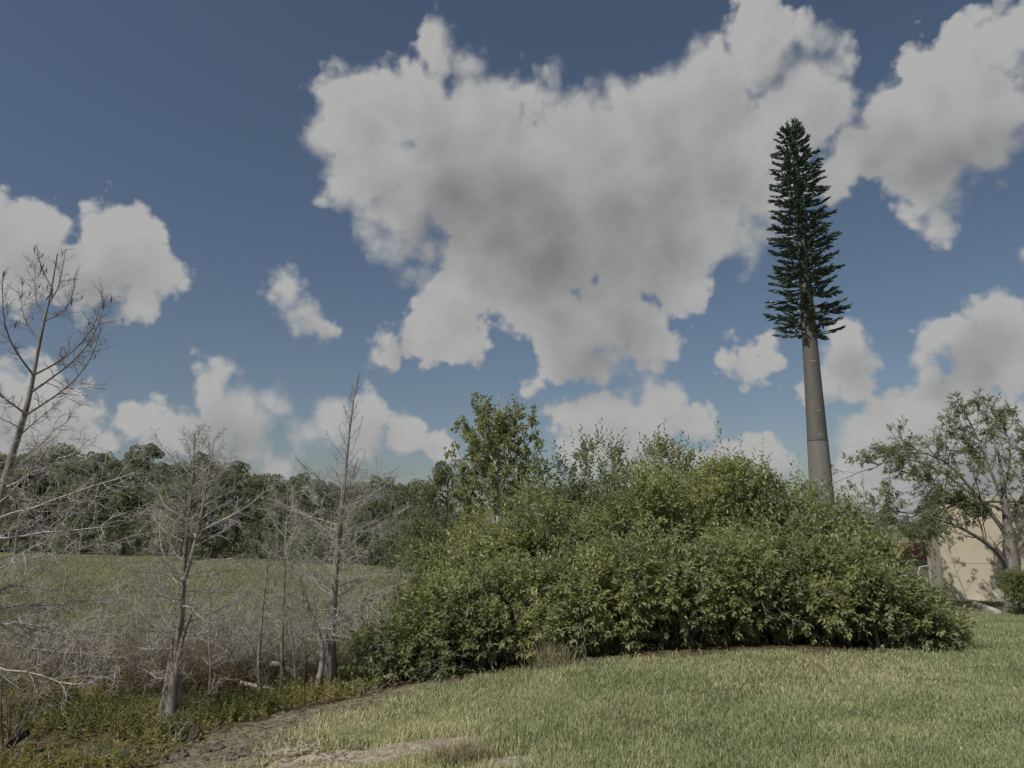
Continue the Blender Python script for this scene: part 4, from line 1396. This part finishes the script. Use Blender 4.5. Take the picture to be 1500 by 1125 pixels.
# ------------------------------------------------------------------ leafy trees near
def build_sycamore():
    rng = np.random.default_rng(61)
    Y = 21.0
    b = at(730, 800, Y)
    base = np.array([b[0], Y, float(H(b[0], Y))])
    o = empty('olive_leaved_tree', base, 'upright tree with a pale trunk and sparse olive leaves rising out of the thicket', 'tree')
    n = 24
    L = poly([(730, 860), (731, 790), (730, 740), (727, 700), (724, 660), (727, 620), (730, 590), (731, 578)], Y, n, base)
    MB().tubes(L, np.interp(np.linspace(0, 1, n), [0, 0.5, 0.8, 1], [0.15, 0.11, 0.05, 0.012])[None], 10).build('trunk', M['whitebark'], o, True, base)
    # ascending limbs that end on an egg shaped crown
    cx, cz, rx_, rz_ = 730.0, 664.0, 68.0, 97.0
    ctr = at(cx, cz, Y)
    k = FPX / Y
    m = 46
    u = unit(rng.normal(size=(m * 3, 3)))
    u = u[u[:, 2] > -0.75][:m]
    end = ctr + u * np.array([rx_, rx_, rz_]) / k * rng.uniform(0.6, 1.0, (len(u), 1)) ** 0.5
    axis_d = np.hypot(end[:, 0] - ctr[0], end[:, 1] - Y)
    zs = np.clip(end[:, 2] - axis_d * rng.uniform(1.0, 1.7, len(u)) - 0.1, L[6, 2], L[-2, 2])
    st = np.stack([np.interp(zs, L[:, 2], L[:, i]) for i in range(3)], 1)
    tt9 = np.linspace(0, 1, 9)[None, :, None]
    l1 = st[:, None] * (1 - tt9) + end[:, None] * tt9
    l1[:, :, 2] -= 0.22 * (np.sin(tt9[:, :, 0] * np.pi) * axis_d[:, None])
    l1[:, 1:] += np.cumsum(rng.normal(0, 0.012, (len(u), 8, 3)), 1)
    l2, p2, t2 = offshoots(l1, 8, 0.3, 1.0, 0.6, 0.36, 5, 0.10, 0.06, rng)
    for i in range(len(l1)):
        mb = MB().tubes(l1[i:i + 1], taper(np.array([0.032]), np.array([0.008]), 9), 6)
        s = p2 == i
        mb.tubes(l2[s], taper(np.full(s.sum(), 0.011), np.full(s.sum(), 0.004), 5), 4)
        mb.build('limb', M['whitebark'], o, True, base)
    allL = l2
    ii = np.repeat(np.arange(len(l2)), 4)
    tt = rng.uniform(0.4, 1.0, len(ii))
    P, T = sample(l2, ii, tt)
    P = P + rng.normal(0, 0.05, P.shape)
    D = unit(T + rng.normal(size=T.shape) * 0.6)
    Q, si, lt = sprig_leaves(P, D, rng.uniform(0.08, 0.22, len(P)), 6, 0.13, 0.085, rng, 0.3)
    tint = np.clip(0.25 + 0.35 * rng.random(len(P))[si] + rng.normal(0, 0.15, len(si)), 0, 1)
    MB().quads(Q, tint).build('foliage', M['sycamore'], o, False, base)
    # a few sprigs low on the trunk
build_sycamore()


def build_spreading_tree():
    rng = np.random.default_rng(71)
    Y = 27.0
    b = at(1486, 890, Y)
    base = np.array([b[0], Y, float(H(b[0], Y))])
    o = empty('spreading_tree', base, 'wide spreading grey limbed tree with thin foliage in front of the tan building', 'tree')
    n = 20
    L = poly([(1487, 893), (1484, 850), (1481, 815), (1477, 780), (1472, 740), (1468, 700), (1462, 660)], Y, n, base)
    MB().tubes(L, np.interp(np.linspace(0, 1, n), [0, 0.06, 0.3, 0.6, 1], [0.38, 0.30, 0.26, 0.12, 0.035])[None], 14).build('trunk', M['greybark'], o, True, base)
    main = [([(1481, 838), (1472, 815), (1460, 808), (1442, 792), (1418, 778), (1385, 762), (1345, 752), (1312, 750)], 0.115, -0.8),
            ([(1478, 790), (1462, 760), (1440, 740), (1415, 705), (1390, 675), (1350, 655), (1310, 668), (1272, 690)], 0.09, -0.3),
            ([(1474, 750), (1450, 735), (1420, 738), (1390, 725), (1355, 700), (1320, 690)], 0.07, 0.9),
            ([(1472, 740), (1455, 700), (1440, 660), (1425, 625), (1410, 600)], 0.075, 0.4),
            ([(1470, 720), (1480, 680), (1478, 640), (1460, 610)], 0.06, 0.9),
            ([(1484, 815), (1500, 790), (1512, 760), (1530, 720), (1545, 680)], 0.10, 0.4),
            ([(1474, 745), (1500, 735), (1540, 730), (1590, 715)], 0.07, -0.5),
            ([(1478, 770), (1500, 720), (1520, 680), (1510, 640)], 0.07, -0.9),
            ([(1442, 792), (1436, 765), (1425, 745), (1400, 735)], 0.035, 0.1),
            ([(1440, 740), (1400, 735), (1360, 760), (1330, 790)], 0.04, 0.9),
            ([(1420, 738), (1380, 745), (1320, 760), (1290, 790)], 0.04, -1.2),
            ([(1430, 730), (1380, 690), (1330, 670), (1285, 680)], 0.045, 1.8),
            ([(1500, 790), (1560, 770), (1620, 740)], 0.06, -1.0)]
    lines = np.array([poly(q, Y + np.linspace(0, d, len(q)), 12) for q, r, d in main])
    rr = np.array([r for _, r, _ in main]) * 1.15
    l2, p2, t2 = offshoots(lines, 13, 0.2, 1.0, 0.8, 0.52, 7, 0.14, 0.04, rng, 0.2)
    l3, p3, t3 = offshoots(l2, 7, 0.2, 1.0, 0.7, 0.55, 5, 0.16, 0.0, rng, 0.2)
    for i in range(len(lines)):
        mb = MB().tubes(lines[i:i + 1], taper(rr[i:i + 1] * 0.8, np.array([0.014]), 12, 0.8), 8)
        s = p2 == i
        mb.tubes(l2[s], taper(np.minimum(rr[i] * 0.28, 0.022) * np.ones(s.sum()), np.full(s.sum(), 0.006), 7), 5)
        s3 = p2[p3] == i
        mb.tubes(l3[s3], taper(np.full(s3.sum(), 0.008), np.full(s3.sum(), 0.003), 5), 3)
        mb.build('limb', M['greybark'], o, True, base)
    ii = np.repeat(np.arange(len(l3)), 6)
    keep = rng.random(len(l3)) < 0.80
    ii = ii[keep[ii]]
    tt = rng.uniform(0.3, 1.0, len(ii))
    P, T = sample(l3, ii, tt)
    P = P + rng.normal(0, 0.06, P.shape)
    D = unit(T + rng.normal(size=T.shape) * 0.5 + np.array([0, 0, -0.1]))
    Q, si, lt = sprig_leaves(P, D, rng.uniform(0.10, 0.25, len(P)), 7, 0.098, 0.054, rng, 0.25)
    tint = np.clip(0.2 + 0.45 * rng.random(len(l3))[ii][si] + rng.normal(0, 0.13, len(si)), 0, 1)
    MB().quads(Q, tint).build('foliage', M['oak'], o, False, base)


build_spreading_tree()

# ------------------------------------------------------------------ far trees
def crown_clusters(rng, n, kind, h, w):
    """centres and radii of the leaf masses"""
    if kind == 'pine':
        z = rng.uniform(0.50, 0.97, n)
        rmax = w * 0.5 * np.interp(z, [0.45, 0.6, 0.8, 0.95, 1], [0.6, 1.0, 0.9, 0.5, 0.2])
        rad = rng.uniform(0.05, 0.10, n) * h * 0.62
    elif kind == 'broad':
        z = rng.uniform(0.18, 0.95, n)
        rmax = w * 0.5 * np.interp(z, [0.15, 0.4, 0.7, 0.9, 1], [0.6, 1.0, 0.95, 0.55, 0.25])
        rad = rng.uniform(0.06, 0.12, n) * h * 0.75
    else:
        z = rng.uniform(0.05, 0.92, n)
        rmax = w * 0.5 * np.interp(z, [0, 0.3, 0.7, 1], [0.8, 1.0, 0.8, 0.3])
        rad = rng.uniform(0.10, 0.18, n) * h
    a = rng.uniform(0, 6.28, n)
    r = rmax * np.sqrt(rng.uniform(0.05, 1, n))
    return np.stack([np.cos(a) * r, np.sin(a) * r, z * h], 1), rad


def far_tree_proto(kind, h, w, seed, leaves, leaf, mat, bark, name, at_origin=True):
    rng = np.random.default_rng(seed)
    o = empty(name, (0, 0, 0))
    ctr, rad = crown_clusters(rng, 38 if kind == 'pine' else 56, kind, h, w)
    n = leaves
    ci = rng.integers(0, len(ctr), n)
    d = unit(rng.normal(size=(n, 3)))
    P = ctr[ci] + d * (rad[ci] * rng.uniform(0.35, 1.0, n) ** 0.5)[:, None] * np.array([1, 1, 0.9])
    P[:, 2] = np.clip(P[:, 2], 0.1, h)
    D = unit(d + np.array([0, 0, 0.25]) + rng.normal(size=(n, 3)) * 0.5)
    tint = np.clip(0.18 + 0.5 * rng.random(len(ctr))[ci] + rng.normal(0, 0.14, n), 0, 1)
    Q = leaf_quads(P, D, leaf * rng.uniform(0.7, 1.3, n), leaf * 0.62 * rng.uniform(0.7, 1.3, n), rng)
    MB().quads(Q, tint).build('crown', M[mat], o)
    t = np.linspace(0, 1, 10)
    L = np.stack([np.cumsum(rng.normal(0, 0.012 * h * 0.4, 10)), np.cumsum(rng.normal(0, 0.012 * h * 0.4, 10)), t * h * 0.93 - 0.1], 1)
    mb = MB().tubes(L, (0.016 * h * (1 - t) + 0.02)[None], 7)
    k = min(len(ctr), 22)
    zz = ctr[:k, 2] - 0.10 * h
    S = np.stack([np.interp(zz, L[:, 2], L[:, 0]), np.interp(zz, L[:, 2], L[:, 1]), zz], 1)
    br = S[:, None, :] * (1 - np.linspace(0, 1, 4))[None, :, None] + ctr[:k, None, :] * np.linspace(0, 1, 4)[None, :, None]
    mb.tubes(br, np.broadcast_to(np.linspace(0.0055 * h, 0.002 * h, 4), (k, 4)), 4)
    mb.build('trunk', M[bark], o, True)
    return o


PROTO = {
    'pine': [far_tree_proto('pine', 12.0, 5.4, 400 + i, 7000, 0.21, 'pine', 'greybark', 'pine_tree') for i in range(4)],
    'broad': [far_tree_proto('broad', 10.0, 6.4, 420 + i, 10000, 0.22, 'broad', 'greybark', 'broadleaf_tree') for i in range(3)],
    'bush': [far_tree_proto('bush', 4.0, 5.0, 440 + i, 6000, 0.16, 'broad', 'stem', 'understorey_bush') for i in range(2)],
}
used = {k: [False] * len(v) for k, v in PROTO.items()}
PLAIN = {'pine': 'dark pine in the woods along the far side of the field', 'broad': 'broadleaf tree in the woods along the far side of the field',
         'bush': 'low bush at the foot of the far woods beyond the field'}
CAT = {'pine': 'tree', 'broad': 'tree', 'bush': 'bush'}
GROUP = {'pine': 'pines of the far woods', 'broad': 'broadleaf trees of the far woods', 'bush': 'bushes at the foot of the far woods'}
H0 = {'pine': 12.0, 'broad': 10.0, 'bush': 4.0}


def place_far(kind, px, top, Y, label=None, k=None, wide=1.0, rng=random.Random(3)):
    p = at(px, top, Y)
    gz = float(H(p[0], Y)) - 0.1
    s = (p[2] - gz) / H0[kind]
    k = rng.randrange(len(PROTO[kind])) if k is None else k
    src = PROTO[kind][k]
    o = src if not used[kind][k] else copy_thing(src)
    used[kind][k] = True
    o.location = (p[0], Y, gz)
    o.rotation_euler = (0, 0, rng.uniform(0, 6.28))
    o.scale = (s * wide, s * wide, s)
    tag(o, label or PLAIN[kind], CAT[kind], GROUP[kind])
    return o


# those that stand out
place_far('broad', 82, 652, 88, 'broad green tree of the far woods, first crown right of the leftmost bare trunk', 0, 1.25)
place_far('pine', 145, 662, 90, 'slim dark pine of the far woods in the gap left of the tallest pine', 0)
place_far('pine', 217, 649, 86, 'tallest pine of the far woods with open rounded top and sky showing through', 1, 1.05)
place_far('pine', 292, 664, 84, 'dense dark pine behind the fork of the double stemmed bare tree', 2)
place_far('broad', 390, 690, 72, 'bright green rounded tree of the far woods between the two bare trees', 1, 0.95)
place_far('pine', 350, 676, 80, 'pale green pine of the far woods left of the bright rounded tree', 3, 1.1)
place_far('pine', 445, 692, 76, 'domed greyish pine of the far woods left of the needle topped bare tree', 2, 1.0)
place_far('pine', 560, 697, 66, 'dark headed pine of the far woods just right of the needle topped bare tree', 3)
place_far('broad', 652, 676, 36, 'tall dense tree standing left behind the olive leaved tree', 2, 0.85)
place_far('broad', 604, 704, 48, 'smaller leafy tree at the right end of the far woods', 0, 0.9)
rg = random.Random(8)
for (px, top) in [(-60, 655), (-20, 662), (10, 668), (40, 660), (115, 668), (175, 672), (255, 682), (320, 688), (470, 706), (500, 712), (530, 706), (590, 712)]:
    place_far('pine', px, top + rg.uniform(-3, 4), rg.uniform(82, 100) - max(0, px) * 0.045)
for (px, top) in [(-90, 668), (-40, 676), (28, 690), (130, 694), (190, 700), (262, 705), (330, 705), (420, 715), (478, 724), (545, 722), (575, 730), (625, 735)]:
    place_far('broad', px, top + rg.uniform(-4, 5), rg.uniform(78, 92) - max(0, px) * 0.045)
for (px, top) in [(-30, 668), (62, 664), (98, 672), (132, 676), (160, 684), (196, 668), (238, 676), (274, 682), (306, 676), (336, 690), (368, 694), (412, 700), (436, 706), (486, 704), (514, 712), (548, 716), (580, 704), (612, 720)]:
    place_far('pine', px, top + rg.uniform(-4, 6), np.interp(px, [-80, 0, 300, 640], [86, 84, 72, 58]) + rg.uniform(-4, 3), None, None, 0.72)
for px in range(-80, 660, 42):
    Y = np.interp(px, [-80, 0, 300, 640], [92, 90, 74, 54]) + rg.uniform(-3, 2)
    place_far('bush', px + rg.uniform(-12, 12), rg.uniform(752, 776), Y)
for (px, top) in [(-75, 700), (-10, 705), (60, 712), (110, 705), (165, 715), (225, 708), (285, 716), (345, 712), (400, 722), (455, 728), (520, 735), (570, 742), (615, 745), (650, 740)]:
    place_far('broad', px, top + rg.uniform(-6, 8), np.interp(px, [-80, 0, 300, 640], [98, 96, 84, 62]) + rg.uniform(-2, 2), None, None, 1.15)
# yellowish bush under the olive tree
build_shrub(690, 752, 17.5, 90, 'yellowish leafy bush left of the pale trunk, above the thicket', 210, mat='sycamore', group=None, name='leafy_bush', leaf=0.10, dens=0.7, tone=0.1)
build_shrub(625, 765, 19.0, 110, 'grey green bush at the left behind the thicket, below the tall dense tree', 211, mat='shrub_grey', group=None, name='leafy_bush', leaf=0.10, dens=0.6)
build_shrub(1262, 728, 17.0, 70, 'thin wispy grey shrub right behind the tower foot', 212, mat='shrub_grey', group=None, name='wispy_shrub', leaf=0.07, dens=0.25, shoots=0.5)

# ------------------------------------------------------------------ ground cover
def scatter(n, x0, x1, y0, y1, rng, power=1.0):
    y = y0 + (y1 - y0) * rng.random(n) ** power
    x = rng.uniform(x0, x1, n)
    return x, y


def blades(x, y, h, w, rng, lean=0.35, tint=None):
    m = len(x)
    B = np.stack([x, y, H(x, y) - 0.004], 1)
    a = rng.uniform(0, 6.28, m)
    S = np.stack([np.cos(a), np.sin(a), np.zeros(m)], 1) * (w * 0.5)[:, None]
    b = rng.uniform(0, 6.28, m)
    l = np.abs(rng.normal(0, lean, m)) * h
    dv = np.stack([np.cos(b) * l, np.sin(b) * l, h], 1)
    mid = B + dv * np.array([0.35, 0.35, 0.6])
    tip = B + dv
    q1 = np.stack([B - S, B + S, mid + S * 0.75, mid - S * 0.75], 1)
    t1 = np.stack([mid - S * 0.75, mid + S * 0.75, tip], 1)
    return q1, t1


def build_lawn_grass():
    rng = np.random.default_rng(91)
    X, Y = [], []
    n = 320000
    y = 4.4 + (10.6 - 4.4) * rng.random(n) ** 1.15
    half = 0.76 * y
    x = rng.uniform(-1, 1, n) * half
    keep = y < lawn_edge(x) + rng.normal(0, 0.18, n) - 0.05
    # thin over mud and bare soil
    sand = np.clip(zone_sand(x, y), 0, 1.05)
    edge = x - zone_lawn(x, y) + (fbm(x * 2.2, y * 2.2, 5) - 0.5) * 0.7
    cov = smooth01(edge / 2.0 + 0.50)
    keep &= x > zone_wet(x, y) - 0.1
    patch = fbm(x * 0.9, y * 0.9, 41)
    dens = np.clip(np.maximum(cov * 1.1, 0.16) - sand * 0.97, 0.05, 1) * np.clip(0.55 + 1.2 * (patch - 0.3), 0.35, 1)
    keep &= rng.random(n) < dens
    x, y = x[keep], y[keep]
    p1 = fbm(x * 0.7, y * 0.7, 55); p2 = fbm(x * 2.6, y * 2.6, 66)
    h = (0.030 + 0.045 * p2) * rng.uniform(0.5, 1.45, len(x)) * np.interp(x, [-2, 1, 3], [1.15, 1.0, 0.72])
    w = rng.uniform(0.0048, 0.0102, len(x)) * (0.7 + y / 14)
    straw = smooth01((0.6 - x) / 3.2) * 0.27
    green = 0.22 * np.exp(-(((x - 2.2) / 2.0) ** 2 + ((y - 5.6) / 1.1) ** 2))
    tint = np.clip(0.45 + 0.50 * (p1 - 0.5) + 0.35 * (p2 - 0.5) + straw - green + rng.normal(0, 0.17, len(x)), 0, 1)
    q, t = blades(x, y, h, w, rng, 0.55)
    mb = MB().quads(q, tint).tris(t, tint)
    # beyond the crest on the right
    n = 60000
    y2 = rng.uniform(9.5, 31, n) ; x2 = rng.uniform(0.5, 0.86, n) * y2
    mudp = np.exp(-(((x2 - 18.6) / 2.4) ** 2 + ((y2 - 27.2) / 1.3) ** 2))
    kp = rng.random(n) < (1 - 0.85 * mudp)
    x2, y2 = x2[kp], y2[kp]
    p = fbm(x2 * 0.6, y2 * 0.6, 5)
    q, t = blades(x2, y2, rng.uniform(0.03, 0.08, len(x2)), rng.uniform(0.008, 0.018, len(x2)), rng, 0.5)
    tint = np.clip(0.36 + 0.9 * (p - 0.5) + rng.normal(0, 0.14, len(x2)), 0, 1)
    mb.quads(q, tint).tris(t, tint)
    o = mb.build('lawn_grass', M['grass'])
    tag(o, 'short mown grass, green mixed with straw, over the slope', 'grass', None, 'stuff')


build_lawn_grass()


def tuft(name, px, py, n, h, spread, label, mat, seed, lean=0.5, group=None, cat='grass tuft', kind=None):
    rng = np.random.default_rng(seed)
    b = ground_hit(px, py)
    x = b[0] + rng.normal(0, spread, n); y = b[1] + rng.normal(0, spread * 0.6, n)
    q, t = blades(x, y, h * rng.uniform(0.3, 1.15, n), rng.uniform(0.004, 0.009, n), rng, lean)
    tint = rng.uniform(0, 1, n)
    o = MB().quads(q, tint).tris(t, tint).build(name, M[mat], None, False, b)
    tag(o, label, cat, group, kind)


tuft('dry_grass_tuft', 803, 982, 240, 0.36, 0.11, 'straw coloured grass tuft at the foot of the thicket', 'hay', 1, 0.6)
tuft('dry_grass_tuft', 832, 975, 160, 0.26, 0.08, 'small grey brown tuft right beside the straw coloured one', 'weed', 2, 0.5)
tuft('dry_grass_heap', 668, 1116, 520, 0.16, 0.13, 'flattened heap of dry grass at the bottom edge beside the bare soil', 'hay', 3, 1.2)
tuft('dry_grass_tuft', 880, 1050, 300, 0.07, 0.16, 'bleached patch of dead grass in the middle of the lawn', 'hay', 4, 1.6, kind='stuff')


def build_wet_cover():
    rng = np.random.default_rng(93)
    # leafy low plants on the wet ground at left
    n = 13000
    y = rng.uniform(6.8, 13.0, n)
    x = rng.uniform(-0.78, -0.05, n) * y
    ok = (x < zone_wet(x, y) + 0.25 * rng.normal(size=n) - 0.05) & (x < -1.0)
    for wx, wy, wa, wb in WATERS:
        ok &= ((x - wx) / wa) ** 2 + ((y - wy) / wb) ** 2 > 1.0
    patch = fbm(x * 0.8, y * 0.8, 12)
    ok &= rng.random(n) < np.clip((patch - 0.36) * 3.2, 0.06, 1) * np.clip((zone_wet(x, y) - x) / 0.9, 0.15, 1)
    x, y, patch = x[ok], y[ok], patch[ok]
    P = np.stack([x, y, H(x, y)], 1)
    m = len(P)
    D = unit(np.stack([rng.normal(0, 0.4, m), rng.normal(0, 0.4, m), np.ones(m)], 1))
    L = rng.uniform(0.05, 0.22, m) * (0.6 + patch)
    Q, ii, t = sprig_leaves(P, D, L, 11, 0.062, 0.032, rng, 0.1)
    g = fbm(P[:, 0] * 0.9, P[:, 1] * 0.9, 77)
    tint = np.clip(0.10 + 0.85 * g[ii] + rng.normal(0, 0.16, len(ii)), 0, 1)
    tag(MB().quads(Q, tint).build('ground_cover', M['cover']), 'yellow green leafy plants covering the wet ground', 'ground cover', None, 'stuff')
    # rusty ferns
    n = 2600
    y = rng.uniform(10.4, 14.0, n)
    x = rng.uniform(-0.62, -0.34, n) * y
    patch = fbm(x * 0.6 + 7, y * 0.6, 31)
    ok = rng.random(n) < np.clip((patch - 0.50) * 5, 0, 1)
    x, y = x[ok], y[ok]
    P = np.stack([x, y, H(x, y)], 1)
    m = len(P)
    D = unit(np.stack([rng.normal(0, 0.5, m), rng.normal(0, 0.5, m), np.ones(m)], 1))
    Q, ii, t = sprig_leaves(P, D, rng.uniform(0.25, 0.6, m), 16, 0.10, 0.03, rng, 0.25, (1.25, 0.9))
    tint = np.clip(0.5 * rng.random(m)[ii] + 0.25 + rng.normal(0, 0.2, len(ii)), 0, 1)
    tag(MB().quads(Q, tint).build('dead_fern', M['fern']), 'rusty brown ferns among the bare trees', 'ferns', None, 'stuff')
    # dead twiggy brush across the marsh
    n = 7000
    y = 11.7 + 24 * rng.random(n) ** 1.8
    x = rng.uniform(-0.80, 0.0, n) * y
    patch = fbm(x * 0.35 + 3, y * 0.35, 19)
    ok = (x < -0.9) & (rng.random(n) < np.clip((patch - 0.22) * 2.6, 0.12, 1))
    x, y, patch = x[ok], y[ok], patch[ok]
    m = len(x)
    k = 5
    ii = np.repeat(np.arange(m), k)
    P = np.stack([x, y, H(x, y)], 1)[ii] + rng.normal(0, 0.12, (m * k, 3)) * np.array([1, 1, 0])
    hh = np.interp(y, [11.7, 15, 22, 37], [0.55, 0.58, 0.30, 0.2]) * rng.uniform(0.5, 1.25, m)
    D = np.stack([rng.normal(0, 0.5, m * k), rng.normal(0, 0.5, m * k), np.ones(m * k)], 1)
    l1 = grow(P, D, hh[ii] * rng.uniform(0.6, 1.2, m * k), 4, 0.22, 0.0, rng)
    r = np.interp(y, [11, 37], [0.0032, 0.007])[ii]
    tn = np.clip(fbm(x * 0.5, y * 0.5, 87) * 0.8 + rng.normal(0, 0.18, m) + np.interp(y, [11, 15, 22], [-0.12, 0.05, 0.22]), 0, 1)
    mb = MB().tubes(l1, taper(r, r * 0.4, 4), 3, np.clip(tn[ii] + rng.normal(0, 0.12, m * k), 0, 1))
    l2, p2, _ = offshoots(l1, 4, 0.3, 1.0, 0.6, 0.4, 3, 0.2, 0.0, rng)
    w = r[p2] * 0.8
    side = unit(np.cross(l2[:, -1] - l2[:, 0], np.array([0, -1.0, 0.2])))
    tri = np.stack([l2[:, 0] - side * w[:, None], l2[:, 0] + side * w[:, None], l2[:, -1]], 1)
    mb.tris(tri, np.clip(tn[ii][p2] + rng.normal(0, 0.15, len(p2)), 0, 1))
    tag(mb.build('dry_brush', M['weed']), 'grey brown dry brush and weeds filling the marsh', 'brush', None, 'stuff')
    # grass of the field beyond
    n = 48000
    y = 20 + 55 * rng.random(n) ** 1.3
    x = rng.uniform(-0.78, 0.02, n) * y
    p = fbm(x * 0.12, y * 0.12, 15)
    q, t = blades(x, y, rng.uniform(0.07, 0.20, n), rng.uniform(0.02, 0.04, n), rng, 0.6)
    tint = np.clip(0.46 + 0.5 * p + rng.normal(0, 0.08, n), 0, 0.82)
    tag(MB().quads(q, tint).tris(t, tint).build('field_grass', M['weed']), 'long dull grass over the open field', 'grass', None, 'stuff')
    # litter of twigs and debris on the mud
    n = 9000
    x, y = rng.uniform(-4.2, 0.8, n), rng.uniform(4.8, 10.0, n)
    ok = (x > zone_wet(x, y) - 0.3) & (x < zone_lawn(x, y) + 0.7)
    x, y = x[ok], y[ok]
    m = len(x)
    P = np.stack([x, y, H(x, y) + 0.006], 1)
    a = rng.uniform(0, 6.28, m)
    D = np.stack([np.cos(a), np.sin(a), rng.normal(0, 0.12, m)], 1)
    Q = leaf_quads(P, D, rng.uniform(0.02, 0.09, m), rng.uniform(0.006, 0.03, m), rng, 0.2)
    tag(MB().quads(Q, rng.uniform(0, 1, m)).build('leaf_litter', M['weed']), 'scraps of dead leaf and twig strewn over the mud', 'litter', None, 'stuff')


build_wet_cover()
